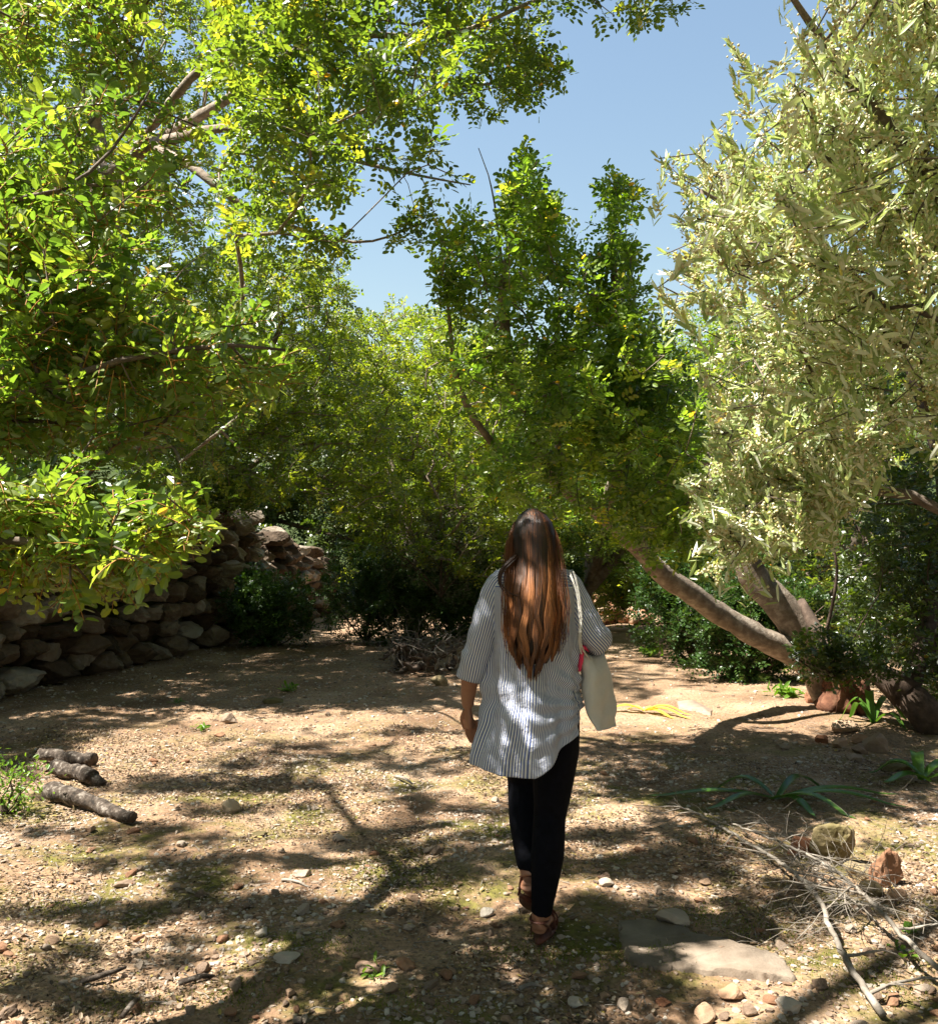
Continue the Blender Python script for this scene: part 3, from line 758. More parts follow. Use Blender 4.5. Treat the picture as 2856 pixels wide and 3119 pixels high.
# ---- shrubs
def shrub(label, c, rad, n, mat, seed, size=.03, name='shrub', cat='shrub', stems=7, barkm='bark_dark', pinn=True, per=9):
    rs = np.random.RandomState(seed); c = np.array(c, float); rad = np.array(rad, float)
    a = rs.randn(n, 3); a = norm(a) * (rs.rand(n, 1) ** .4)
    att = c + a * rad * (1 + .18 * np.sin(a[:, :1] * 7 + seed))
    gz_ = h(c[0], c[1])
    att[:, 2] = np.maximum(att[:, 2], gz_ + .03)
    base = np.array([c[0], c[1], c[2] - rad[2] * .95]); 
    limbs = [([base, base + [0, 0, rad[2] * .3]], [.03, .02])]
    for k in range(stems):
        e = att[rs.randint(n)]; limbs.append(([base + [0, 0, .02], (base + e) / 2 + rs.randn(3) * .05, e], [.014, .009, .004]))
    def lf(cc, A_, D_, r):
        N = len(A_) * per; o = np.repeat(A_, per, 0) + r.randn(N, 3) * size * 1.5; d = norm(np.repeat(norm(D_), per, 0) * .5 + r.randn(N, 3) * .7)
        put_leaves(cc, o, d, norm(r.randn(N, 3) * .6 + [0, 0, 1]), size * (.7 + .6 * r.rand(N)), size * .42 * (.7 + .6 * r.rand(N)), LEAF_S, np.clip(np.repeat(r.rand(len(A_)), per) * .4 + r.rand(N) * .6, 0, 1))
    if pinn: lf = lambda cc, A_, D_, r: carob_leaves(cc, A_, D_, r, 6, 4, size, LEAF_F, .1)
    return tree(name, label, cat, limbs, att, lf, mat, M[barkm], rs, bf=.2, tip=.0025)[0]
q = G(258, 652)
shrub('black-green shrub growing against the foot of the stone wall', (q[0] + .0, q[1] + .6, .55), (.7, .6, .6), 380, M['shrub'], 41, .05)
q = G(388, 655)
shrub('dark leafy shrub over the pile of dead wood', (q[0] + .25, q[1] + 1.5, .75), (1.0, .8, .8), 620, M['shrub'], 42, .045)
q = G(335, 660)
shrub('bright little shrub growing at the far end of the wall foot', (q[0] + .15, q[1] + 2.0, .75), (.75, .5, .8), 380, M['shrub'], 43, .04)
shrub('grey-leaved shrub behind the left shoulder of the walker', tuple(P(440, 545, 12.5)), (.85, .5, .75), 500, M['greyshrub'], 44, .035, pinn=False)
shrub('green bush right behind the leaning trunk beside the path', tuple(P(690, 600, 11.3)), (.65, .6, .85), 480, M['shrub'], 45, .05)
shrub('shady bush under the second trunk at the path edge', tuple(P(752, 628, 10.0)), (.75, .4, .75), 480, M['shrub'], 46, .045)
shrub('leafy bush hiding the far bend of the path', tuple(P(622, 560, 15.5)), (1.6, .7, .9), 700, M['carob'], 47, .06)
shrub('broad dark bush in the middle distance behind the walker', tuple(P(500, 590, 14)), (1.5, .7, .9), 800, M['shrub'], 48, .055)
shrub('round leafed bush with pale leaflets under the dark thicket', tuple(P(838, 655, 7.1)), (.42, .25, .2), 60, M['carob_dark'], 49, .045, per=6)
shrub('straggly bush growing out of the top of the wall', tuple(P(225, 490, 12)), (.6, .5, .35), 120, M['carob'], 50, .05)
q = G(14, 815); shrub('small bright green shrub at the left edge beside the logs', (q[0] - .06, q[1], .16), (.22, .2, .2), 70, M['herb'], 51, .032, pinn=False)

# ------------------------------------------------------------------ dead wood pile, stump, logs, fallen branches
def twig(mb, p, d, L, r, rs, depth=2, droop=.3):
    n = max(4, int(L / .05)); pts = [np.array(p, float)]; d = norm(np.array(d, float))
    for k in range(n):
        d = norm(d + rs.randn(3) * .16 + np.array([0, 0, -droop * .08])); pts.append(pts[-1] + d * L / n)
        gz = float(h(pts[-1][0], pts[-1][1])) + r * .6
        if pts[-1][2] < gz: pts[-1][2] = gz
        if depth > 0 and rs.rand() < .35: twig(mb, pts[-1], norm(d + rs.randn(3) * .7), L * rs.uniform(.25, .5), r * .5, rs, depth - 1, droop)
    tube(mb, pts, np.linspace(r, r * .3, len(pts)), 5, True)
rs = np.random.RandomState(61)
q = G(425, 672)
bp_root = empty('brush_pile', (q[0], q[1], 0)); tag(bp_root, 'grey heap of uprooted stump and dead twigs left of the walker', 'brush pile')
sm = MB()
for k in range(34):
    a = rs.uniform(0, 6.28); pts = [q + [rs.uniform(-.35, .35), rs.uniform(-.15, .5), .04 + .3 * rs.rand() ** 2]]
    d = norm(np.array([math.cos(a), math.sin(a) * .6, rs.uniform(-.3, .7)]))
    for j in range(6): d = norm(d + rs.randn(3) * .55); pts.append(pts[-1] + d * .065)
    pts = np.array(pts); pts[:, 2] = np.clip(pts[:, 2], .015, .5)
    pp, rr = smooth_path(pts, np.linspace(rs.uniform(.02, .055), .008, len(pts)), .025); tube(sm, pp, rr, 8, True, knob=.28)
sm.build('stump', M['bark_dark'], bp_root, (q[0], q[1], 0))
fl = MB()
for k in range(26):   # curled plates of bleached bark
    c = q + np.array([rs.uniform(-.05, .5), rs.uniform(-.25, .1), rs.uniform(.03, .42)]); d = norm(rs.randn(3) + [0, 0, .8]); pts = [c]
    for j in range(5): d = norm(d + rs.randn(3) * .3); pts.append(pts[-1] + d * .03)
    tube(fl, pts, np.array([.012, .028, .034, .030, .02, .008]) * rs.uniform(.6, 1.3), 8, True, None, (1, .25), knob=.3)
tag(fl.build('bark_flakes', M['deadwood'], bp_root, (q[0], q[1], 0)), kind='stuff')
tw = MB()
for k in range(80):
    twig(tw, q + np.array([rs.uniform(-.6, .5), rs.uniform(-.2, .7), rs.uniform(.02, .35)]), norm(np.array([rs.randn(), rs.randn() * .5, rs.rand() * .8])), rs.uniform(.25, .65), .0035, rs, 1)
tag(tw.build('twigs', M['deadwood'], bp_root, (q[0], q[1], 0)), kind='stuff')

def log(label, p0, p1, r0, r1, stub=None, seed=0):
    rs = np.random.RandomState(seed); p0 = np.array(p0); p1 = np.array(p1)
    root = empty('log', (p0[0], p0[1], 0)); tag(root, label, 'log', None)
    n = 14; pts = np.linspace(p0, p1, n) + rs.randn(n, 3) * np.array([.006, .006, .004])
    m = MB(); rad = np.linspace(r0, r1, n) * (1 + .05 * np.sin(np.arange(n) * 1.3 + seed) + .02 * rs.randn(n)); pts[:, 0] += .012 * np.sin(np.arange(n) * .8 + seed); pts[:, 1] += .012 * np.sin(np.arange(n) * .6 + seed * 2); tube(m, pts, rad, 16, True, knob=.10)
    if stub is not None:
        e = p1 + np.array(stub); tube(m, np.linspace(pts[-2], e, 5), [r1 * .9, r1 * .85, r1 * .8, r1 * .8, r1 * .75], 10, True, knob=.08)
    m.build('bark', M['log'], root, (p0[0], p0[1], 0))
    for e, d, r in ((pts[0], pts[0] - pts[1], rad[0]), (pts[-1], pts[-1] - pts[-2], rad[-1])) if stub is None else ((pts[0], pts[0] - pts[1], rad[0]), (p1 + np.array(stub), np.array(stub), r1 * .75)):
        d = norm(d); c = MB(); tube(c, [e - d * .01, e + d * .006], [r * .9, r * .82], 14, True); c.build('cut_end', M['bark_dark'], root, (p0[0], p0[1], 0))
def gl(x, y, dz): 
    px, py = c5(x, y); q = G(px, py); q[2] += dz; return q
log('short sawn log with a stub end lying between the two other logs', gl(205, 590, .05), gl(370, 640, .055), .045, .048, (.06, -.02, -.045), 1)
log('long narrow peeling log nearest the camera, tapering to the right', gl(195, 690, .06), gl(525, 790, .035), .055, .030, None, 2)
log('darkest log at the back of the three, in the edge of the shade', gl(160, 540, .045), gl(365, 565, .045), .042, .045, None, 3)

# ---- named rocks
def stone(label, px, py, rx, rz, mat='stone', sub=3, ry=None, seed=None, rough=.09, sink=.25, planes=10, name='stone', cat='stone', group=None):
    q = G(px, py); rs = np.random.RandomState(seed if seed is not None else int(px * 7 + py))
    k = q[1] / F_PX; a, c_ = rx * k, rz * k; b_ = a * .8 if ry is None else ry * k
    zz = float(h(q[0], q[1]))
    m = MB(); o = (q[0], q[1] + b_ * .4, zz)
    rock(m, (q[0], q[1] + b_ * .4, zz + c_ * (1 - sink * 2)), (a, b_, c_), sub, rough, planes, rs.uniform(-.3, .3), rs=rs)
    return tag(m.build(name, M[mat], None, o, smooth=False), label, cat, group)
def s6(label, x, y, rx, rz, *a, **k): px, py = c6(x, y); return stone(label, px, py, rx * .2537, rz * .2537, *a, **k)
def s5(label, x, y, rx, rz, *a, **k): px, py = c5(x, y); return stone(label, px, py, rx * .2537, rz * .2537, *a, **k)
s6('big mossy boulder, tallest of the rocks on the right of the clearing', 1455, 940, 108, 112, 'mossstone', 4, rough=.17, sink=.15, planes=16)
s6('rough brown boulder right of the big mossy one', 1655, 1030, 70, 92, 'redstone', 4, rough=.13)
s6('low rugged rock between the mossy boulder and the brown boulder', 1560, 1000, 66, 52, 'mossstone', 4, rough=.14)
s6('tilted mossy rock below the rough brown boulder', 1590, 1075, 50, 48, 'mossstone', 3)
s6('orange-brown rounded rock at the right foot of the boulder group', 1688, 1095, 46, 34, 'redstone', 3)
s6('pinkish rock at the left of the mossy boulder, by the green blades', 1315, 915, 66, 60, 'redstone', 3)
s6('small tan rock in front of the mossy boulder', 1408, 965, 36, 22, 'stone', 3)
s6('orange knobbly rock on top of the far rock heap', 1490, 425, 52, 34, 'redstone', 4, rough=.16)
s6('white limestone block at the right of the far rock heap', 1608, 500, 56, 52, 'stone', 3)
s6('tan rock in the middle of the far rock heap', 1545, 470, 38, 30, 'redstone', 3)
s6('tan rock low at the left of the far rock heap', 1468, 500, 36, 26, 'redstone', 3)
s6('pale flat rock under the white block of the far heap', 1540, 515, 40, 24, 'stone', 3)
s6('small pale rock at the left end of the far heap', 1400, 470, 32, 26, 'redstone', 3)
s6('low stone at the front of the far heap', 1525, 548, 36, 20, 'stone', 3)
s6('long dark root-like rock trailing right from the far heap', 1690, 585, 80, 28, 'mossstone', 4, rough=.15)
s6('half-buried pale stone in the sunlit path below the bag', 1235, 500, 30, 14, 'stone', 3)
s6('single small grey stone alone on the sunlit path', 1150, 362, 14, 9, 'stone', 3)
s6('white triangular stone just above the flat slab', 805, 1205, 74, 42, 'stone', 4, seed=5)
s6('small grey stone on the slab corner near the sandal', 745, 1060, 22, 20, 'stone', 3)
s6('pale stone with a flat face left of the forward sandal', 70, 1158, 30, 24, 'stone', 3)
s6('flat tan stone under the small leaning twig right of the legs', 545, 1058, 36, 18, 'stone', 3)
s6('rust-coloured square stone right of the legs', 905, 1092, 28, 18, 'redstone', 3)
s6('round white stone at the bottom edge below the slab', 1262, 1560, 54, 30, 'stone', 4)
s6('tan angular stone at the bottom edge left of the round white one', 932, 1558, 44, 40, 'redstone', 4)
s6('red-brown stone below the front edge of the slab', 1038, 1490, 50, 34, 'redstone', 3)
s6('pale rounded stone in the sunny gravel below the sandals', 420, 1505, 38, 22, 'stone', 3)
s6('orange flat stone below the slab, left', 770, 1505, 32, 20, 'redstone', 3)
s6('grey stone beside the red-brown stone at the bottom', 1110, 1560, 34, 26, 'stone', 3)
s5('pale round stone standing alone in the left clearing', 905, 402, 34, 28, 'stone', 4)
s5('grey stone with moss at its foot left of centre', 905, 745, 36, 36, 'mossstone', 4)
s5('flat oval stone in the left foreground shade', 480, 1012, 48, 16, 'stone', 3)
s5('dark squared stone in the left clearing', 1025, 826, 30, 14, 'mossstone', 3)
s5('orange rounded stone at the bottom centre', 1595, 1372, 38, 30, 'redstone', 4)
s5('long pale stone left of the orange rounded one', 1440, 1385, 60, 24, 'stone', 3)
s5('flat grey stone set in moss at the bottom left of centre', 1130, 1355, 58, 22, 'stone', 3)
s5('small pale stone in the shade left of the sandals', 1612, 1210, 28, 18, 'stone', 3)
s5('dark boulder in shade beside the left sleeve', 1735, 250, 42, 30, 'mossstone', 3)
s5('dark stone in the shade band near the wall', 1075, 305, 46, 20, 'mossstone', 3)
s5('flat grey stone bedded in moss in the middle foreground', 1190, 1000, 40, 20, 'stone', 3)
s5('pale pointed stone in the foreground shade', 1030, 1235, 34, 22, 'stone', 3)
s5('tiny white stone in the far left clearing', 1290, 358, 16, 8, 'stone', 3)
# flat slab
def slab(label, pts, thick, mat, name='rock_slab'):
    rs = np.random.RandomState(9); P_ = np.array([G(*c6(x, y))[:2] for x, y in pts]); n = 90
    cum = np.concatenate([[0], np.cumsum(np.linalg.norm(np.diff(np.vstack([P_, P_[:1]]), axis=0), axis=1))]); cl = np.vstack([P_, P_[:1]])
    s = np.linspace(0, cum[-1], n, endpoint=False)
    out = np.c_[np.interp(s, cum, cl[:, 0]), np.interp(s, cum, cl[:, 1])] + rs.randn(n, 2) * .005
    ctr = out.mean(0); z0 = float(h(*ctr)); v, rings = [], [(1.03, -.05), (1.0, thick * .6), (.975, thick)]
    for k, zz in rings:
        p = ctr + (out - ctr) * k; v.append(np.c_[p, np.full(n, z0 + zz) + (.005 * np.sin(p[:, 0] * 17 + p[:, 1] * 11) + .003 * rs.randn(n) if zz > 0 else 0)])
    v = np.vstack(v); m = MB(); i = np.arange(len(rings) - 1)[:, None] * n; j = np.arange(n)[None]; j2 = (j + 1) % n
    m.add(v, np.stack([i + j, i + j2, i + n + j2, i + n + j], -1).reshape(-1, 4), .45); m.f.append((np.arange(n) + (len(rings) - 1) * n)[None])
    return tag(m.build(name, M[mat], None, (*ctr, z0)), label, 'rock')
slab('wide flat rock slab set in the ground right of the sandals', [(590, 1200), (700, 1205), (830, 1215), (900, 1255), (1000, 1262), (1120, 1300), (1235, 1345), (1290, 1420), (1180, 1420), (1020, 1400), (900, 1395), (760, 1390), (640, 1370), (600, 1290)], .014, 'slab')
slab('thin bleached flat rock flush with the sunlit path', [(820, 300), (880, 300), (960, 330), (950, 355), (890, 345), (830, 325)], .012, 'stone')

# ---- rotten stump under the leaning trunk and a rubble bank up the path
q = G(*c6(1480, 350)); m = MB(); rs = np.random.RandomState(66)
for k in range(7):
    a = k / 7 * 6.28; d = np.array([math.cos(a), math.sin(a) * .7, 0])
    pp, rr = smooth_path([q + d * .24 + [0, 0, .02], q + d * .13 + [0, 0, .12], q + d * .08 + [0, 0, .34]], [.08, .085, .07], .04); tube(m, pp, rr, 9, True, knob=.2)
rock(m, q + [0, 0, .2], (.2, .17, .24), 3, .15, 6, rs=rs)
tag(m.build('tree_stump', M['bark_red'], None, q), 'reddish brown rotten stump under the leaning trunk', 'stump')
s6('rust-red knobbly boulder left of the reddish stump', 1382, 318, 52, 48, 'redstone', 4, rough=.17)
rs = np.random.RandomState(67); m = MB(); q = P(611, 600, 17)
for k in range(150):
    u_ = rs.rand(); c = np.array([q[0] - .6 + 1.3 * u_ + rs.randn() * .15, 17 + rs.uniform(-.5, .9), max(0, (1 - u_) * .75 * rs.rand())])
    s_ = rs.uniform(.06, .18); rock(m, c, (s_, s_ * .8, s_ * .7), 2, .1, 7, rs=rs)
tag(m.build('rubble_bank', M['redstone'], None, (q[0], 17, 0)), 'sunlit bank of tumbled reddish rubble where the path bends', 'rubble')

# ---- fallen branches bottom right
def fallen(label, pts6, r0, r1, zs, seed, side=8, brush=0, name='fallen_branch'):
    rs = np.random.RandomState(seed); pts = []
    for (x, y), zz in zip(pts6, zs):
        q = G(*c6(x, y), z=zz); pts.append(q)
    root = empty(name, (pts[-1][0], pts[-1][1], 0)); tag(root, label, 'branch')
    pp, rr = smooth_path(pts, np.linspace(r0, r1, len(pts)), .03); pp = pp + rs.randn(*pp.shape) * .0025
    m = MB(); tube(m, pp, rr, 7, True, knob=.10)
    for k in range(side):
        i = rs.randint(3, len(pp) - 3); d = norm(pp[i + 1] - pp[i - 1]); sd_ = norm(np.cross(d, [0, 0, 1])) * rs.choice([-1, 1])
        twig(m, pp[i], norm(d * rs.choice([.6, -.3]) + sd_ * .8 + [0, 0, rs.uniform(-.1, .35)]), rs.uniform(.2, .5), rr[i] * .6, rs, 2, .6)
    o = m.build('bough', M['deadwood'], root, (pts[-1][0], pts[-1][1], 0))
    if brush:
        b = MB()
        for k in range(brush):
            i = rs.randint(len(pp) // 3, int(len(pp) * .8))
            twig(b, pp[i] + rs.randn(3) * [.12, .14, .02] + [0.22, -.05, .02], norm([rs.uniform(-1, .3), rs.uniform(-.2, 1), rs.uniform(0, .3)]), rs.uniform(.15, .5), .0016, rs, 1, 1)
        tag(b.build('twigs', M['deadwood'], root, (pts[-1][0], pts[-1][1], 0)), kind='stuff')
fallen('long grey fallen branch running down to the right edge, upper of the two', [(1040, 790), (1240, 870), (1400, 950), (1530, 1045), (1640, 1160), (1750, 1275), (1900, 1400)], .005, .0105, [.04, .08, .12, .14, .13, .1, .06], 71, 12, 0)
fallen('forked dead branch with a tangle of fine twigs at the bottom right', [(800, 718), (880, 742), (1010, 812), (1110, 872), (1230, 945), (1330, 1030), (1395, 1120), (1430, 1215), (1500, 1350), (1570, 1460), (1630, 1540)], .006, .013, [.02, .03, .03, .04, .06, .08, .1, .08, .05, .03, .02], 72, 12, 90)
def stick(label, crop, a, b, r, seed):
    rs = np.random.RandomState(seed); p = G(*crop(*a)); q = G(*crop(*b)); p[2] = q[2] = float(h(p[0], p[1])) + r + .004
    pp, rr = smooth_path([p, (p + q) / 2 + rs.randn(3) * [.015, .015, .003] + [0, 0, .01], q], [r, r * .9, r * .5], .02); m = MB(); tube(m, pp + rs.randn(*pp.shape) * .001, rr, 6, True, knob=.1)
    tag(m.build('stick', M['log' if seed % 2 else 'deadwood'], None, (p[0], p[1], p[2])), label, 'stick')
stick('curved dark stick in the bottom left corner area', c5, (320, 1422), (495, 1365), .010, 1)
stick('short black stick at the bottom, right of the curved one', c5, (705, 1412), (845, 1385), .011, 3)
stick('pale straight stick lying on the foreground moss', c5, (1110, 1020), (1215, 1050), .007, 4)
stick('broken white stick left of the legs in the shade', c5, (1560, 610), (1625, 640), .011, 6)
stick('thin dark stick standing out at the bottom edge left', c5, (480, 1565), (550, 1490), .010, 5)
stick('small grey stick on the gravel below the sandals', c6, (200, 1438), (290, 1428), .008, 8)
stick('slim pale stick in the left foreground sun', c5, (365, 1040), (380, 1100), .006, 10)

# ---- strap leaved plants, seedlings, yellow wilted plant
def straps(label, base, blades, mat, name, cat, seed, w=.03):
    rs = np.random.RandomState(seed); root = empty(name, base); tag(root, label, cat); base = np.array(base, float)
    for a, L, rise in blades:
        n = 12; d = np.array([math.cos(a), math.sin(a), 0]); sd_ = np.array([-d[1], d[0], 0]); v = []
        for k in range(n + 1):
            s = k / n; ww = w * (math.sin(math.pi * (.12 + .88 * s)) ** .7 + .05)
            zz = rise * math.sin(min(1, s * 1.15) * math.pi) + .012; c = base + d * L * s + np.array([0, 0, zz]) + sd_ * .03 * math.sin(s * 3 + seed)
            v += [c - sd_ * ww + [0, 0, .3 * ww], c + [0, 0, -.1 * ww], c + sd_ * ww + [0, 0, .3 * ww]]
        i = np.arange(n)[:, None] * 3 + np.arange(2)[None]
        m = MB(); m.add(np.array(v), np.stack([i, i + 1, i + 4, i + 3], -1).reshape(-1, 4), rs.rand()); m.build('leaf', mat, root, base)
q = G(*c6(1200, 700)); straps('sprawling plant with long dark strap leaves lying in the shade on the right', q, [(3.0, .75, .04), (3.5, .5, .05), (.1, .8, .05), (-.25, .75, .06), (-.9, .5, .07), (.5, .5, .1), (2.4, .4, .1), (-1.3, .36, .05)], M['strap'], 'strap_leaf_plant', 'plant', 81, .030)
q = G(*c6(1595, 400)); straps('green strap-leaved plant between the stump and the far rock heap', q, [(1.9, .3, .15), (1.2, .35, .25), (2.6, .3, .2), (-1.0, .3, .1), (.4, .4, .2)], M['strap'], 'strap_leaf_plant', 'plant', 82, .035)
q = G(*c6(1800, 625)); straps('strap-leaved plant at the right edge in broken sun', q, [(2.6, .35, .1), (.3, .4, .1), (1.4, .3, .15), (-.6, .4, .06), (3.4, .3, .05)], M['strap'], 'strap_leaf_plant', 'plant', 83, .04)
q = G(*c6(690, 350)); straps('wilted bright yellow plant collapsed on the path beside the bag', q, [(3.2, .36, .05), (-.35, .42, .06), (-.75, .48, .05), (.3, .15, .03), (2.6, .18, .03), (-1.0, .4, .03)], M['yellow'], 'wilted_plant', 'plant', 84, .026)
def herb(label, px, py, n, L, seed, mat='herb', wr=.28):
    rs = np.random.RandomState(seed); q = G(px, py); q[2] = float(h(q[0], q[1])); m = MB()
    O = np.repeat(q[None], n, 0) + rs.randn(n, 3) * [L * .5, L * .5, 0] + np.c_[np.zeros((n, 2)), rs.rand(n) * L * .5]
    D = norm(rs.randn(n, 3) * [1, 1, .4] + [0, 0, .6]); LL = L * (.5 + .6 * rs.rand(n))
    put_leaves(m, O, D, norm(rs.randn(n, 3) * .4 + [0, 0, 1]), LL, LL * wr, LEAF_N, rs.rand(n))
    for o_ in O[:60]: tube(m, [q, (q + o_) / 2 + [0, 0, .002], o_], [.0015, .001, .0008], 3, False)
    return tag(m.build('seedling', M[mat], None, q, smooth=False), label, 'plant')
herb('rosette of bright leaves on the far side of the sunlit path', *c6(715, 130), 40, .17, 1)
herb('tuft of green leaves at the left foot of the rust-red boulder', *c6(1255, 290), 60, .15, 2)
herb('small green sprout in the sun above the rosette', *c6(640, 20), 20, .13, 3)
herb('pair of sprouts in the shade above the path', *c6(810, 15), 20, .13, 4)
herb('round-leaved seedling right of the twig tangle', *c6(1748, 1215), 7, .05, 5, wr=.8)
herb('bright clover-like seedling just under the round-leaved one', *c6(1700, 1285), 9, .04, 6, wr=.8)
herb('leafy weed with a red stem in the left clearing', *c5(800, 425), 26, .07, 7)
herb('small green weed in the shade edge upper left', *c5(700, 320), 22, .05, 8)
herb('weed at the bottom edge centre between pale stones', *c5(1470, 1400), 14, .05, 9)
herb('low weed beside the dark stone near the shade band', *c5(1130, 270), 30, .09, 10)

# ---- loose stones: the larger ones each an object, the rest gravel
rs = np.random.RandomState(91)
protos = []
for k in range(7):
    m = MB(); rock(m, (0, 0, 0), (1, .75, .55), 3, .12, 14, 0, rs=rs); 
    me = m.build('stone', M['stone' if k % 3 else 'redstone'], None, (0, 0, 0), smooth=False); protos.append(me)
cnt = 0
LB = 'loose fist-sized pale stone among the litter of the clearing floor'
def place(o, x, y, s):
    o.location = (x, y, float(h(x, y)) + s * .3); o.scale = (s, s, s); o.rotation_euler = (rs.uniform(-.3, .3), rs.uniform(-.3, .3), rs.uniform(0, 6.28))
    tag(o, LB, 'stone', 'loose stones scattered over the clearing')
while cnt < 280:
    px = rs.uniform(-20, 960); py = 700 + 345 * rs.rand() ** .6
    q = G(px, py)
    if px > 600 and py < 760: continue
    if abs(q[0] - .27) < .14 and abs(q[1] - 3.5) < .2: continue
    s = .014 + .026 * rs.rand() ** 2.2 * (1.0 if q[1] < 5 else 1.3)
    o = protos[cnt] if cnt < len(protos) else protos[rs.randint(len(protos))].copy()
    if cnt >= len(protos): C.objects.link(o)
    place(o, q[0], q[1], s); cnt += 1
def scatter(n, y0, y1, rs, dens=None):
    out = []
    while len(out) < n:
        Y = y0 + (y1 - y0) * rs.rand(n * 2) ; X = rs.uniform(-.62, .62, n * 2) * Y
        k = rs.rand(n * 2) < Y / y1
        if dens is not None: k &= rs.rand(n * 2) < dens(X, Y)
        out += list(zip(X[k], Y[k]))
    return np.array(out[:n])
def clump(X, Y): return np.clip(.45 + .6 * np.sin(X * 2.3 + 1) * np.sin(Y * 2.9) + .4 * np.sin(X * 5.1 - Y * 3.7), .1, 1)
gr = MB(); v1, f1 = ICO[1]
pts = np.vstack([scatter(26000, 2.5, 6.5, rs, clump), scatter(16000, 6, 15, rs, lambda X, Y: np.where((X > .5) & (X < 3.8) & (Y > 6.8), .35, 1))])
N = len(pts); S = .003 + .012 * rs.rand(N) ** 3.2; S[26000:] = .005 + .016 * rs.rand(16000) ** 3
V = v1[None] * (1 + .28 * rs.randn(N, len(v1), 1)); V = V * (S[:, None] * (.7 + .6 * rs.rand(N, 3)) * [1, 1, .6])[:, None, :]
V = V + np.c_[pts, h(pts[:, 0], pts[:, 1]) + S * .15][:, None, :]
gr.add(V.reshape(-1, 3), (f1[None] + (np.arange(N) * len(v1))[:, None, None]).reshape(-1, 3), np.repeat(rs.rand(N), len(v1)))
tag(gr.build('gravel', M['stone'], smooth=False), 'fine loose gravel and grit over the whole clearing and path', 'gravel', kind='stuff')
# dry leaf litter
lt = MB()
dl = lambda X, Y: np.clip(.15 + .4 / (1 + np.exp((X + .8) * 3)) + .45 * np.sin(X * 3 + Y * 2.2 + 1.5 * np.sin(X * 1.7)) + .35 * np.sin(X * 7.7 - Y * 5 + 2 * np.sin(Y * 3)) - .6 * ((X > .8) & (Y > 6.3)), .03, 1)
pts = np.vstack([scatter(36000, 2.5, 7.5, rs, dl), scatter(8000, 7, 14, rs, lambda X, Y: (X < .6 + .1 * np.sin(Y * 3)) * .9 + .04)]); N = len(pts)
put_leaves(lt, np.c_[pts, h(pts[:, 0], pts[:, 1]) + .004 + .008 * rs.rand(N)], norm(rs.randn(N, 3) * [1, 1, .22]), norm(rs.randn(N, 3) * .35 + [0, 0, 1]), (.010 + .026 * rs.rand(N) ** 1.5), .004 + .011 * rs.rand(N), LEAF_S, rs.rand(N))
tag(lt.build('leaf_litter', M['litter'], smooth=False), 'dry curled fallen leaflets strewn over the ground', 'leaf litter', kind='stuff')
tw = MB(); pts = scatter(1500, 2.5, 9, rs)
for x, y in pts:
    a = rs.rand() * 6.28; L = rs.uniform(.03, .12); z_ = float(h(x, y)) + .006; d = np.array([math.cos(a), math.sin(a), 0])
    c = np.array([x, y, z_]); tube(tw, [c, c + d * L / 2 + rs.randn(3) * .004 + [0, 0, .005], c + d * L], [.002, .0018, .001], 3, False)
tag(tw.build('twig_litter', M['deadwood']), 'thin dry broken twigs strewn over the ground', 'twigs', kind='stuff')
# moss and short grass in patches
gs = MB(); out = []
for px, py, rx, ry, n in [(228, 812, 14, 5, 500), (340, 870, 24, 6, 500), (275, 826, 14, 4, 300), (540, 955, 30, 5, 900), (640, 965, 30, 8, 700), (715, 842, 22, 8, 700), (700, 915, 40, 10, 1100), (770, 925, 40, 10, 1100),
                          (60, 900, 30, 8, 600), (310, 950, 30, 8, 800), (230, 995, 30, 8, 700), (395, 862, 30, 8, 500), (430, 890, 30, 8, 600), (490, 835, 16, 4, 260), (150, 870, 20, 6, 200), (560, 870, 14, 6, 300), (900, 965, 40, 10, 500), (290, 690, 20, 5, 200),
                          (345, 700, 20, 6, 300), (400, 690, 20, 6, 200), (660, 672, 30, 4, 160), (640, 655, 10, 3, 200), (710, 717, 12, 3, 120), (600, 770, 14, 4, 200), (640, 955, 20, 5, 300), (20, 960, 30, 8, 400), (120, 1000, 30, 8, 400), (800, 955, 30, 8, 400), (880, 990, 40, 10, 500), (410, 1010, 40, 6, 500)]:
    for _ in range(n):
        q = G(px + rs.randn() * rx * 1.1, py + rs.randn() * ry * 1.1); out.append(q[:2])
pts = np.array(out); N = len(pts)
put_leaves(gs, np.c_[pts, h(pts[:, 0], pts[:, 1])], norm(rs.randn(N, 3) * .5 + [0, 0, 1]), norm(rs.randn(N, 3)), .006 + .016 * rs.rand(N) ** 2, np.full(N, .0035), LEAF_F, rs.rand(N))
tag(gs.build('grass', M['grass'], smooth=False), 'short yellow-green moss and grass in patches', 'grass', kind='stuff')
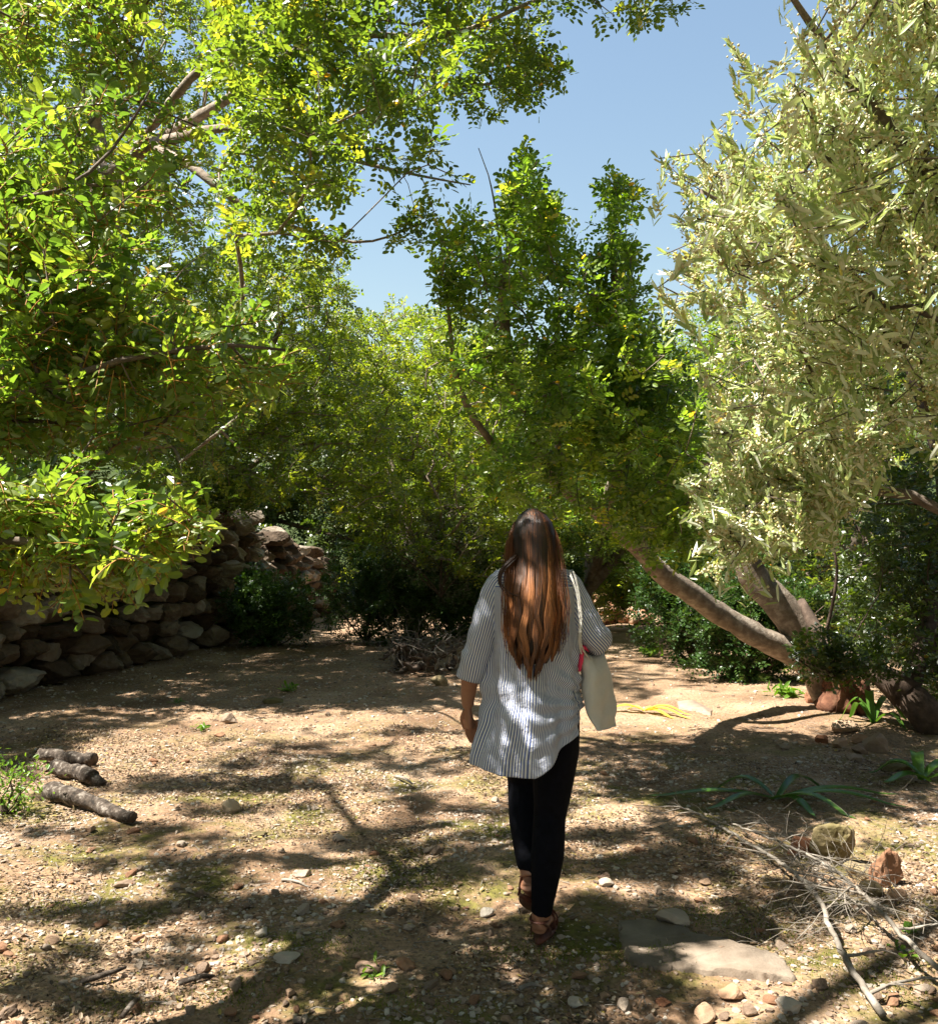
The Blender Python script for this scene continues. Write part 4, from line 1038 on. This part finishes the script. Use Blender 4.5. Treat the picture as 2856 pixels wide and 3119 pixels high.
#PERSON
# ------------------------------------------------------------------ the walker, seen from behind
PX, PY = .25, 3.49
PZ = float(h(PX, PY)) + .012
person = empty('person', (PX, PY, PZ))
tag(person, 'woman with long brown hair walking away in a striped shirt and black leggings', 'person')
rs = np.random.RandomState(101)
def skin_mat():
    m, nt, b, out = new_mat('skin')
    tc = nt.nodes.new('ShaderNodeTexCoord'); n = noise(nt, 9, 4, .6, tc.outputs['Object'])
    r = ramp(nt, [(.3, (.27, .115, .06)), (.7, (.38, .185, .11))]); nt.links.new(n.outputs[0], r.inputs[0]); nt.links.new(r.outputs[0], b.inputs['Base Color'])
    b.inputs['Roughness'].default_value = .5; b.inputs['Subsurface Weight'].default_value = .12; b.inputs['Subsurface Radius'].default_value = (.01, .004, .002)
    n2 = noise(nt, 220, 3, .6, tc.outputs['Object']); bp = nt.nodes.new('ShaderNodeBump'); bp.inputs['Strength'].default_value = .15; bp.inputs['Distance'].default_value = .002
    nt.links.new(n2.outputs[0], bp.inputs['Height']); nt.links.new(bp.outputs[0], b.inputs['Normal'])
    return m
M['skin'] = skin_mat()
def shirt_mat():
    m, nt, b, out = new_mat('striped_cotton')
    at = nt.nodes.new('ShaderNodeAttribute'); at.attribute_name = 'cloth'
    sp = nt.nodes.new('ShaderNodeSeparateXYZ'); nt.links.new(at.outputs['Vector'], sp.inputs[0])
    m1 = nt.nodes.new('ShaderNodeMath'); m1.operation = 'MULTIPLY'; m1.inputs[1].default_value = 1 / .0100; nt.links.new(sp.outputs['X'], m1.inputs[0])
    fr = nt.nodes.new('ShaderNodeMath'); fr.operation = 'FRACT'; nt.links.new(m1.outputs[0], fr.inputs[0])
    r = ramp(nt, [(0, (.78, .79, .80)), (.52, (.78, .79, .80)), (.60, (.09, .135, .36)), (.93, (.09, .135, .36)), (1, (.78, .79, .80))]); nt.links.new(fr.outputs[0], r.inputs[0])
    tc = nt.nodes.new('ShaderNodeTexCoord'); n = noise(nt, 26, 5, .65, tc.outputs['Object'])
    nt.links.new(r.outputs[0], b.inputs['Base Color']); b.inputs['Roughness'].default_value = .9; b.inputs['Specular IOR Level'].default_value = .15
    bp = nt.nodes.new('ShaderNodeBump'); bp.inputs['Strength'].default_value = .55; bp.inputs['Distance'].default_value = .02
    nt.links.new(n.outputs[0], bp.inputs['Height']); nt.links.new(bp.outputs[0], b.inputs['Normal'])
    tr = nt.nodes.new('ShaderNodeBsdfTranslucent'); nt.links.new(r.outputs[0], tr.inputs[0])
    mx = nt.nodes.new('ShaderNodeMixShader'); mx.inputs[0].default_value = .18
    nt.links.new(b.outputs[0], mx.inputs[1]); nt.links.new(tr.outputs[0], mx.inputs[2]); nt.links.new(mx.outputs[0], out.inputs[0])
    return m
M['shirt'] = shirt_mat()
M['leggings'] = surf_mat('black_leggings', [(.3, (.0022, .0024, .004)), (.7, (.005, .0055, .010))], 30, .85, .3, 120, spec=.12, dist=.003)
M['sandal'] = surf_mat('brown_leather', [(.3, (.07, .022, .014)), (.7, (.13, .045, .028))], 30, .55, .2, 150, dist=.002)
M['canvas'] = surf_mat('cream_canvas', [(.3, (.60, .57, .50)), (.7, (.70, .67, .61))], 9, .9, .6, 14, spec=.1, dist=.02)
M['pink'] = surf_mat('pink_cloth', [(.3, (.75, .03, .10)), (.7, (.85, .08, .18))], 12, .8, .3, 60)
def hair_mat():
    m, nt, b, out = new_mat('brown_hair')
    at = nt.nodes.new('ShaderNodeAttribute'); at.attribute_name = 'var'
    r = ramp(nt, [(0, (.016, .007, .004)), (.35, (.055, .021, .008)), (.7, (.19, .066, .02)), (1, (.36, .145, .05))]); nt.links.new(at.outputs['Fac'], r.inputs[0])
    nt.links.new(r.outputs[0], b.inputs['Base Color']); b.inputs['Roughness'].default_value = .42; b.inputs['Specular IOR Level'].default_value = .45
    return m
M['hair'] = hair_mat()

# one continuous body, grown from overlapping limbs and fused by a voxel remesh
bm_ = MB()
def limb(pts, rad, sq=None, step=.02, sides=20):
    pp, rr = smooth_path(pts, rad, step); tube(bm_, pp, rr, sides, True, 0, sq)
def blob(c, r, sub=3, fn=None):
    v, f = ICO[sub]; v = v * np.asarray(r)
    if fn is not None: v = fn(v)
    bm_.add(v + np.asarray(c), f, 0)
def loft(mb, rows, n=48, var=0.0, cap=True):
    """rows: (z, cx, cy, half width, half depth)"""
    a = np.arange(n) * 2 * math.pi / n; v = np.array([[cx + hw * math.cos(t), cy + hd * math.sin(t), z] for z, cx, cy, hw, hd in rows for t in a])
    i = np.arange(len(rows) - 1)[:, None] * n; j = np.arange(n)[None]; j2 = (j + 1) % n
    mb.add(v, np.stack([i + j, i + j2, i + n + j2, i + n + j], -1).reshape(-1, 4), var)
    if cap:
        for row, s in ((0, 1), (len(rows) - 1, -1)):
            z, cx, cy, _, _ = rows[row]; mb.v.append(np.array([[cx, cy, z]])); mb.var.append(np.array([var])); mb.uv.append(np.zeros((1, 2)))
            k = mb.n; mb.n += 1; b0 = k - (len(rows) if row == 0 else len(rows)) * n - (0 if row == 0 else 1) + row * n
            jj = np.arange(n); mb.f.append(np.stack([b0 + (jj + 1) % n, b0 + jj, np.full(n, k)], -1) if s == 1 else np.stack([b0 + jj, b0 + (jj + 1) % n, np.full(n, k)], -1))
loft(bm_, [(.80, 0, 0, .10, .07), (.86, 0, -.01, .145, .095), (.92, 0, -.01, .140, .09), (1.0, 0, 0, .125, .08), (1.08, 0, .01, .125, .08), (1.2, 0, .0, .14, .085), (1.3, 0, 0, .155, .09), (1.36, 0, .0, .15, .075), (1.40, 0, 0, .10, .06), (1.43, 0, .01, .055, .05)])
limb([(0, .01, 1.38), (0, .015, 1.45), (0, .025, 1.53)], [.052, .048, .05])
def face(v):
    v = v.copy(); x, y, z = v[:, 0], v[:, 1], v[:, 2]
    f = np.clip(y / .095, 0, 1)
    v[:, 0] *= 1 - .28 * np.clip(-z / .11, 0, 1) ** 1.5
    v[:, 1] += f ** 2 * .018 * np.exp(-(x / .012) ** 2) * np.exp(-((z + .02) / .018) ** 2)      # nose
    v[:, 1] += f ** 2 * .008 * np.exp(-(x / .009) ** 2) * np.exp(-((z - .005) / .03) ** 2)
    for s in (-1, 1):
        v[:, 1] -= f * .011 * np.exp(-((x - s * .031) / .015) ** 2) * np.exp(-((z - .008) / .012) ** 2)  # eye sockets
        v[:, 1] += f * .004 * np.exp(-((x - s * .031) / .008) ** 2) * np.exp(-((z - .008) / .005) ** 2)
    v[:, 1] += f * .006 * np.exp(-(x / .022) ** 2) * (np.exp(-((z + .052) / .005) ** 2) + np.exp(-((z + .064) / .006) ** 2))   # lips
    v[:, 1] += f * .006 * np.exp(-(x / .02) ** 2) * np.exp(-((z + .095) / .014) ** 2)   # chin
    return v
blob((0, .03, 1.535), (.073, .092, .112), 4, face)
for s in (-1, 1):
    blob((s * .074, .025, 1.53), (.010, .018, .030), 2)
limb([(-.10, 0, 1.375), (-.14, 0, 1.35), (-.178, -.01, 1.25), (-.218, -.02, 1.12), (-.245, -.005, 1.0), (-.255, .01, .905), (-.252, .012, .885)], [.045, .045, .038, .034, .035, .025, .023], None)
# left hand hanging, slightly curled
limb([(-.255, .012, .91), (-.252, .016, .87), (-.248, .02, .83), (-.243, .02, .80)], [.022, .028, .033, .030], (1, .52), .01)
fing = [(-.016, .168, .80), (-.004, .180, .80), (.008, .172, .80), (.019, .150, .803)]
hx = -.243
for k, (dx, L, z0) in enumerate([(-.024, .070, .812), (-.009, .078, .804), (.007, .073, .804), (.021, .058, .812)]):
    L *= 1.05; p = np.array([hx + .004, .02 - dx * .0, z0]) + np.array([dx * 1.05, .002 * k, 0]); cr = .25 + .16 * k
    q1 = p + np.array([.006, .012, -L * .42]); q2 = q1 + np.array([.008, .010 + .01 * cr, -L * .30]); q3 = q2 + np.array([.008, .004, -L * .26])
    limb([p + [0, 0, .02], q1, q2, q3], [.0092, .0086, .0078, .0062], None, .008, 10)
limb([(-.262, .02, .865), (-.274, .035, .838), (-.272, .05, .812), (-.266, .058, .79)], [.014, .012, .010, .0075], None, .008, 10)
# right arm bent, forearm reaching forward, hand round the strap
limb([(.10, 0, 1.375), (.14, 0, 1.35), (.19, -.01, 1.25), (.245, -.01, 1.15), (.25, .06, 1.14), (.225, .17, 1.165), (.205, .225, 1.18)], [.045, .045, .038, .035, .036, .028, .023])
limb([(.207, .22, 1.18), (.200, .25, 1.19), (.19, .285, 1.20)], [.023, .031, .030], (.55, 1), .01)
for k in range(4):
    b0 = np.array([.190 - .002 * k, .287, 1.222 - .019 * k]); L = [.066, .075, .07, .055][k]
    limb([b0, b0 + [-.004, .028, 0], b0 + [-.03, .04, -.002], b0 + [-.045, .022, -.004], b0 + [-.04, .004, -.004]], [.0092, .0088, .008, .0072, .006], None, .008, 10)
limb([(.192, .245, 1.212), (.172, .262, 1.232), (.155, .285, 1.236), (.148, .30, 1.23)], [.013, .0115, .010, .0075], None, .008, 10)
# legs
RL = [(.080, 0, .90), (.082, .0, .72), (.066, .022, .50), (.060, .018, .46), (.050, -.012, .33), (.032, .0, .15), (.026, .008, .075)]
RR = [.098, .086, .059, .056, .058, .037, .034]
LL_ = [(-.07, 0, .90), (-.048, .12, .74), (-.028, .225, .58), (-.026, .235, .54), (-.026, .14, .40), (-.020, .03, .26), (-.018, .02, .235)]
LR = [.10, .086, .062, .060, .058, .036, .033]
limb(RL, RR); limb(LL_, LR)
def foot(heel, d, up, side):
    """heel contact point, forward axis, up axis"""
    d = norm(np.array(d, float)); up = norm(np.array(up, float) - d * np.dot(up, d)); s = np.cross(d, up)
    F = lambda f, u, w: np.array(heel) + d * f + up * u + s * w
    limb([F(.012, .030, 0), F(.05, .032, 0), F(.11, .036, .004 * side), F(.165, .022, .006 * side), F(.20, .014, .006 * side)], [.027, .030, .033, .036, .026], (1, .62), .01)
    limb([F(.03, .03, 0), F(.035, .06, 0), F(.035, .10, 0)], [.028, .031, .031], None, .01)
    for k in range(5):
        w_ = (-.028 + .0135 * k) * side * -1; L = [.040, .036, .032, .028, .022][k]
        limb([F(.185 - .004 * k, .012, w_), F(.205 + L * .5 - .007 * k, .012, w_), F(.205 + L - .008 * k, .008, w_)], [.0105 if k == 0 else .008, .0095 if k == 0 else .0075, .007 if k == 0 else .006], None, .008, 8)
    return F
FR = foot((.010, -.028, .014), (.30, .95, 0), (0, 0, 1), 1)
FL = foot((-.040, -.010, .178), (.32, .74, -.56), (.15, .40, .80), -1)
body = bm_.build('body', M['skin'], person)
rm = body.modifiers.new('fuse', 'REMESH'); rm.mode = 'VOXEL'; rm.voxel_size = .0042; rm.use_smooth_shade = True
sm_ = body.modifiers.new('smooth', 'SMOOTH'); sm_.factor = .5; sm_.iterations = 4

# leggings
lg = MB(); bm_keep = bm_; bm_ = lg
loft(lg, [(.70, 0, 0, .13, .08), (.78, .004, -.005, .150, .10), (.86, .002, -.014, .155, .112), (.94, 0, -.008, .145, .095), (1.02, 0, .0, .125, .08)])
limb([(.085, -.01, .90)] + RL[1:-1] + [(.026, .004, .10)], [.090, .092, .066, .063, .064, .044, .038])
limb([(-.07, -.01, .90)] + LL_[1:-1] + [(-.021, .028, .252)], [.090, .094, .070, .067, .064, .042, .037])
lo = lg.build('leggings', M['leggings'], person)
rm = lo.modifiers.new('fuse', 'REMESH'); rm.mode = 'VOXEL'; rm.voxel_size = .005; rm.use_smooth_shade = True
sm_ = lo.modifiers.new('smooth', 'SMOOTH'); sm_.factor = .5; sm_.iterations = 6
bm_ = bm_keep

# sandals
for F in (FR, FL):
    m = MB(); n = 26; v = []
    side = 1 if F is FR else -1
    for lev in (-.014, -.002):
        for k in range(n):
            t_ = k / n * 2 * math.pi; f_ = .115 - .128 * math.cos(t_); w_ = (.030 + .012 * np.clip(f_ / .24, 0, 1)) * math.sin(t_) * (1 - .12 * math.cos(2 * t_)) + .004 * side
            v.append(F(f_, lev, w_))
    v.append(F(.115, -.014, 0)); v.append(F(.115, -.002, 0)); j = np.arange(n); j2 = (j + 1) % n
    m.add(np.array(v), np.stack([j, j2, n + j2, n + j], -1), .5); m.f.append(np.stack([j2, j, np.full(n, 2 * n)], -1) + 0); m.f.append(np.stack([n + j, n + j2, np.full(n, 2 * n + 1)], -1))
    sn = m.build('sandal', M['sandal'], person)
    def strap(pts, w_=.006):
        q = MB(); pp, rr = smooth_path([F(*p) for p in pts], [w_] * len(pts), .01); tube(q, pp, rr, 8, True, .4, (.35, 1)); q.build('strap', M['sandal'], sn)
    arc = lambda f, h_, w_: [(f, -.002, -w_), (f + .004, h_ * .55, -w_ * 1.0), (f + .010, h_, -w_ * .45), (f + .010, h_ * 1.02, w_ * .45), (f + .004, h_ * .55, w_), (f, -.002, w_)]
    strap(arc(.155, .050, .040)); strap(arc(.115, .068, .038))
    strap([(.02, -.002, -.031), (.05, .045, -.036), (.085, .076, -.018), (.075, .085, .018), (.03, .07, .034), (-.002, .066, .02), (-.002, .066, -.02), (.03, .07, -.034), (.075, .085, -.018)], .0055)
    strap([(.07, -.002, .037), (.045, .03, .037), (.0, .062, .022)], .005); strap([(.07, -.002, -.037), (.045, .03, -.037), (.0, .062, -.022)], .005)

# shirt body
NA, NZ = 220, 150
zt = np.array([1.445, 1.43, 1.41, 1.385, 1.35, 1.28, 1.20, 1.10, 1.00, .92, .85, .78, .72, .64])
hw = np.array([.060, .075, .110, .142, .160, .164, .168, .173, .178, .181, .190, .203, .212, .220])
hd = np.array([.056, .066, .082, .096, .104, .116, .114, .112, .122, .142, .160, .166, .166, .164])
cxz = np.array([0, 0, 0, 0, -.001, -.002, -.003, -.004, -.005, -.008, -.014, -.022, -.03, -.034])
def hem(x, back):
    hb = np.interp(x, [-.26, -.245, -.225, -.15, -.06, .0, .02, .05, .08, .12, .16, .175, .2], [.76, .72, .695, .668, .657, .655, .668, .70, .745, .775, .80, .86, .90])
    return np.where(back, hb, .80)
V, U = [], []
th = np.arange(NA) * 2 * math.pi / NA
cs, sn_ = np.cos(th), np.sin(th)
xr = .215 * cs - .02
hz = np.where(sn_ < 0, hem(xr, True), hem(xr, True) * (1 - sn_) + .80 * sn_)
sg = lambda a, p: np.sign(a) * np.abs(a) ** p
for k in range(NZ + 1):
    s = k / NZ; z = 1.445 + (hz - 1.445) * s
    a_ = np.interp(-z, -zt, hw); b_ = np.interp(-z, -zt, hd); c_ = np.interp(-z, -zt, cxz)
    x = c_ + a_ * sg(cs, .88); y = b_ * sg(sn_, .88)
    # folds gathered toward the right hip, and soft vertical drape below the shoulders
    ang = np.arctan2(z - .93, x - .24); dist = np.hypot(z - .93, x - .24)
    low = np.clip((1.30 - z) / .3, 0, 1)
    gather = np.sin(ang * 21 + 3 * dist * 6) * .0062 * np.exp(-((dist - .17) / .12) ** 2) * (x > -.12)
    drape = (np.sin(th * 9 + z * 2.5 + 1.2 * np.sin(z * 7)) * .0065 + np.sin(th * 17 - z * 5 + 1) * .0035 + np.sin(th * 5 + 2 + z * 9) * .006) * low
    blade = .010 * (np.exp(-((x - .09) / .05) ** 2) + np.exp(-((x + .09) / .05) ** 2)) * np.exp(-((z - 1.30) / .07) ** 2) - .006 * np.exp(-(x / .03) ** 2) * np.exp(-((z - 1.25) / .12) ** 2)
    horiz = .005 * np.sin(z * 62 + 2.5 * np.sin(x * 11)) * np.exp(-((z - .95) / .09) ** 2)
    r_ = 1 + (gather + drape + horiz + blade * (sn_ < 0)) / np.hypot(a_, b_) * 1.5
    yoke = (z > 1.345)
    V.append(np.c_[x * r_, y * r_, z - .010 * (np.abs(x) / .17) ** 2 * (z > 1.36)])
    arc_ = np.arcsin(np.clip(cs, -1, 1)) * .205 + .32 * (sn_ > 0)      # cloth coordinate across
    shear = np.clip(1.12 - z, 0, 1) * .62 * np.clip((x + .02) / .20, 0, 1) ** 1.3
    U.append(np.c_[np.where(yoke & (np.abs(cs) < 2), z * 1.0 + .004 * np.sin(x * 9), arc_ * (1 + .0 * z) + shear), z])
V = np.vstack(V); U = np.vstack(U)
i = np.arange(NZ)[:, None] * NA; j = np.arange(NA)[None]; j2 = (j + 1) % NA
Q = np.stack([i + j, i + NA + j, i + NA + j2, i + j2], -1).reshape(-1, 4)
shm = MB(); shm.add(V, Q, .5, U)
shirt = shm.build('shirt', M['shirt'], person, uv=True)
so_ = shirt.modifiers.new('cloth', 'SOLIDIFY'); so_.thickness = .0025; so_.offset = 1
# collar band and shirt hem seam
cb = MB(); pp = [(.060 * math.cos(a), .01 + .056 * math.sin(a), 1.445 + .012 * math.sin(a)) for a in np.linspace(0, 2 * math.pi, 30)]
tube(cb, pp, .012, 8, False, .5, (1, .5)); cb.build('collar', M['shirt'], shirt, uv=True)
def sleeve(pts, rad, cuff, seed):
    rs_ = np.random.RandomState(seed); pp, rr = smooth_path(pts, rad, .008); n = len(pp); m = 56
    t_ = norm(np.gradient(pp, axis=0)); u = norm(np.cross([0, 1, 0.001], t_[0])); v, uv_ = [], []; L = 0
    for k in range(n):
        u = norm(u - t_[k] * np.dot(u, t_[k])); w_ = np.cross(t_[k], u); s = k / n
        if k: L += np.linalg.norm(pp[k] - pp[k - 1])
        a = np.arange(m) * 2 * math.pi / m
        fo = 1 + .035 * np.sin(L * 75 + 2 * np.sin(a + seed)) * (0.3 + s) + .03 * np.sin(a * 3 + L * 12 + seed) + .02 * np.sin(a * 5 - L * 20)
        r_ = rr[k] * fo
        if L > cuff: r_ = r_ * 1.07
        v.append(pp[k] + (np.cos(a) * r_)[:, None] * u + (np.sin(a) * r_ * .92)[:, None] * w_)
        uv_.append(np.c_[a * .06 + L * .04, np.full(m, L)])
    # cuff folded back inside
    for q in (.9, .8):
        v.append(pp[-1] - t_[-1] * .01 * (1 - q) * 10 + (v[n - 1] - pp[-1]) * q); uv_.append(uv_[n - 1])
    N_ = n + 2; V_ = np.vstack(v); i = np.arange(N_ - 1)[:, None] * m; j = np.arange(m)[None]; j2 = (j + 1) % m
    mb = MB(); mb.add(V_, np.stack([i + j, i + j2, i + m + j2, i + m + j], -1).reshape(-1, 4), .5, np.vstack(uv_))
    o = mb.build('sleeve', M['shirt'], shirt, uv=True)
    return o
sleeve([(-.085, 0, 1.372), (-.125, 0, 1.345), (-.160, -.002, 1.27), (-.196, -.012, 1.16), (-.224, -.010, 1.07), (-.243, 0, .995)], [.056, .064, .061, .058, .055, .053], .325, 1)
sleeve([(.085, 0, 1.372), (.125, 0, 1.345), (.165, -.004, 1.27), (.212, -.014, 1.185), (.245, .0, 1.145), (.244, .055, 1.135), (.232, .12, 1.145)], [.056, .064, .061, .059, .058, .055, .052], .33, 2)
# armhole seams
# hair: scalp cap, hanging mass and strands
hr = MB()
def capf(v):
    return v
v, f = ICO[4]; v = v * np.array([.073, .086, .108]); keep = v.copy()
front = (v[:, 1] > .035) & (v[:, 2] < .045); v[front] *= .86
hr.add(v + np.array([0, .025, 1.537]), f, .12)
hz_ = np.array([1.655, 1.63, 1.60, 1.55, 1.50, 1.44, 1.38, 1.32, 1.25, 1.18, 1.12, 1.07, 1.03])
hW = np.array([.012, .050, .070, .083, .088, .088, .090, .095, .098, .097, .088, .068, .038])
hY = np.array([.03, -.03, -.058, -.078, -.086, -.095, -.120, -.140, -.150, -.152, -.150, -.148, -.146])
hC = np.array([0, 0, 0, 0, .002, .002, .0, -.006, -.008, -.008, -.009, -.012, -.016]) - .002
rows = []
for z, w_, y_, c_ in zip(hz_[4:-1], hW[4:-1], hY[4:-1], hC[4:-1]):
    rows.append((z, c_, y_ + .036, w_ * .84, .026 if z < 1.45 else .034))
loft(hr, rows[::-1], 40, .10)
NS = 4600
for k in range(NS):
    s = rs.uniform(-1, 1); s = math.sin(s * math.pi / 2) if rs.rand() < .35 else s
    depth = rs.rand() ** 1.6; zend = 1.025 + .02 * math.sin(s * 19) + .16 * rs.rand() ** 1.3 + .10 * abs(s) ** 3 + (.25 * rs.rand() if rs.rand() < .1 else 0)
    n = 22; zz = np.linspace(1.652 - .02 * rs.rand(), zend, n)
    W_ = np.interp(-zz, -hz_, hW); Y_ = np.interp(-zz, -hz_, hY); C_ = np.interp(-zz, -hz_, hC)
    clumpk = round(s * 6 + .25 * math.sin(k)) / 6
    t_ = np.clip((1.5 - zz) / .45, 0, 1)
    ss = s * (1 - .18 * t_) + clumpk * .18 * t_ + .02 * math.sin(k * 1.7) * t_ + .075 * np.sin(zz * 46 + clumpk * 19 + .5 * s) * t_ + .10 * np.sin(zz * 17 + clumpk * 9) * t_ + .03 * np.sin(zz * 33 + k) * t_ + .035 * np.sin(zz * 26 + s * 14) * t_
    x = C_ + W_ * ss * 1.0
    bulge = np.sqrt(np.clip(1 - (ss * .96) ** 2, .02, 1))
    top = np.clip((zz - 1.50) / .14, 0, 1)
    D_ = np.where(zz > 1.45, .085 + .0 * zz, .034 + .05 * np.clip((zz - 1.3) / .15, 0, 1))
    y = Y_ + D_ * (1 - bulge) - .018 * (1 - depth) + .004 * depth - .015 * np.sin(clumpk * 23 + zz * 13) * t_
    wv = rs.uniform(.0008, .0019)
    pts = np.c_[x, y, zz]; tg = norm(np.gradient(pts, axis=0)); out_ = norm(np.c_[ss * 1.1, -bulge, np.zeros(n)]); sd_ = norm(np.cross(tg, out_))
    ww = wv * np.interp(np.linspace(0, 1, n), [0, .1, .8, 1], [.8, 1, 1, .25])
    A_ = pts - sd_ * ww[:, None]; B_ = pts + out_ * .0010; C2_ = pts + sd_ * ww[:, None]
    V_ = np.stack([A_, B_, C2_], 1).reshape(-1, 3); i = np.arange(n - 1)[:, None] * 3 + np.arange(2)[None]
    base = np.clip(.25 + .22 * math.sin(clumpk * 31) + rs.randn() * .24, 0, 1)
    vv = np.clip(base - .18 + .55 * np.clip((1.50 - zz) / .16, 0, 1) + .1 * np.sin(zz * 21 + clumpk * 13) - .12 * depth, 0, 1)  # shaded crown and sunlit copper lengths painted into the strand tone
    hr.add(V_, np.stack([i, i + 1, i + 4, i + 3], -1).reshape(-1, 4), np.repeat(vv, 3))
for k in range(260):   # loose fly-away strands
    s = rs.choice([-1, 1]) * rs.uniform(.8, 1.0); n = 16; zz = np.linspace(1.60, rs.uniform(1.1, 1.35), n); W_ = np.interp(-zz, -hz_, hW); t_ = np.linspace(0, 1, n)
    pts = np.c_[W_ * s + s * .035 * np.sin(t_ * 3 * rs.rand()) * rs.rand() - .005, np.interp(-zz, -hz_, hY) + .05 * (1 - t_) + .005 * rs.randn(), zz]
    tube(hr, pts, .0007, 3, False, .6)
lk, lr = smooth_path([(-.07, -.08, 1.47), (-.125, -.095, 1.415), (-.135, -.105, 1.37), (-.10, -.13, 1.33), (-.07, -.15, 1.32)], [.008, .009, .008, .006, .004], .01)
for k in range(14): tube(hr, lk + rs.randn(3) * .005, lr * .2, 5, True, .2 + .2 * rs.rand())
hr.build('hair', M['hair'], person)

# ---- tote bag on the shoulder
bo = np.array([PX + .232, PY + .06, PZ])
bag = empty('tote_bag', (bo[0], bo[1], PZ + .78)); tag(bag, 'cream canvas tote bag hanging at the right side of the walker', 'bag')
ax = norm(np.array([.40, .92, 0])); nx_ = norm(np.array([.92, -.40, 0])); bm2 = MB(); n = 44; rows_ = 26; v = []
for k in range(rows_):
    s = k / (rows_ - 1); z = 1.075 - .285 * s - .0 * s
    for q in range(n):
        a = q / n * 2 * math.pi; u = math.cos(a); w_ = math.sin(a)
        half = .150 - .05 * (1 - s) ** 2; th_ = (.012 + .030 * math.sin(math.pi * min(1, .15 + s * .9)))
        uu = np.sign(u) * abs(u) ** .65 * half; tt_ = np.sign(w_) * abs(w_) ** .8 * th_ + .004 * math.sin(u * 7 + s * 8) + .003 * math.sin(s * 17 + u * 3)
        sag = -.02 * (uu / half) * s + .012 * (uu / half) ** 2 * (1 - s) * 1.2
        c = bo + ax * uu + nx_ * tt_; c[2] = PZ + z + sag; v.append(c + nx_ * (.045 * s + .006 * math.sin(s * 9 + u * 2)) + ax * .03 * s - [0.0, 0, 0])
v = np.array(v); i = np.arange(rows_ - 1)[:, None] * n; j = np.arange(n)[None]; j2 = (j + 1) % n
bm2.add(v, np.stack([i + j, i + n + j, i + n + j2, i + j2], -1).reshape(-1, 4), .5)
b0 = (rows_ - 1) * n; k = n // 2; bm2.f.append(np.array([[b0 + a, b0 + (a + 1), b0 + n - a - 1 if a else b0 + n - 1, b0 + (n - a) % n] for a in range(1, k)]))
bgo = bm2.build('bag_body', M['canvas'], bag, bag.location)
so_ = bgo.modifiers.new('cloth', 'SOLIDIFY'); so_.thickness = .002
hm = MB(); hm.add(np.vstack([v[:n] * 1.0 + nx_ * 0 - [0, 0, .0], v[:n]]) + 0, np.zeros((0, 4), int))
for r_ in (0, 2):
    pts = np.vstack([v[r_ * n:(r_ + 1) * n], v[r_ * n:r_ * n + 1]]); tube(hm, pts, .0022, 5, False)
hm.build('hem', M['canvas'], bag, bag.location)
for dz, off in ((0, -.022), (1, .022)):
    st = MB(); e0 = bo - ax * .075 + nx_ * off * .5 + [0, 0, 1.06]; e1 = bo + ax * .075 + nx_ * off * .5 + [0, 0, 1.06]
    sh_ = np.array([PX + .140, PY, PZ])
    pp, rr = smooth_path([e0, sh_ + [.022, -.112, 1.14], sh_ + [.022, -.124, 1.24], sh_ + [.014, -.112, 1.33], sh_ + [.0 + off * .2, -.07, 1.395], sh_ + [-.004, 0, 1.412], sh_ + [.004, .085, 1.37], sh_ + [.03, .125, 1.25], e1], [.0042] * 9, .015)
    if dz: pp = pp + np.array([.006, -.002, 0])
    tube(st, pp, rr, 8, True, .5, (1, .3)); st.build('strap', M['canvas'], bag, bag.location)
m = MB(); pp, rr = smooth_path([bo + [-.062, -.10, 1.03], bo + [-.055, -.115, 1.085], bo + [-.048, -.10, 1.12], bo + [-.02, -.05, 1.10]], [.006, .009, .008, .005], .01); tube(m, pp, rr, 10, True, .5, knob=.25)
tag(m.build('pink_cloth', M['pink'], None, bo + [-.05, -.1, 1.05]), 'bright pink cloth poking out of the top of the tote bag', 'cloth')
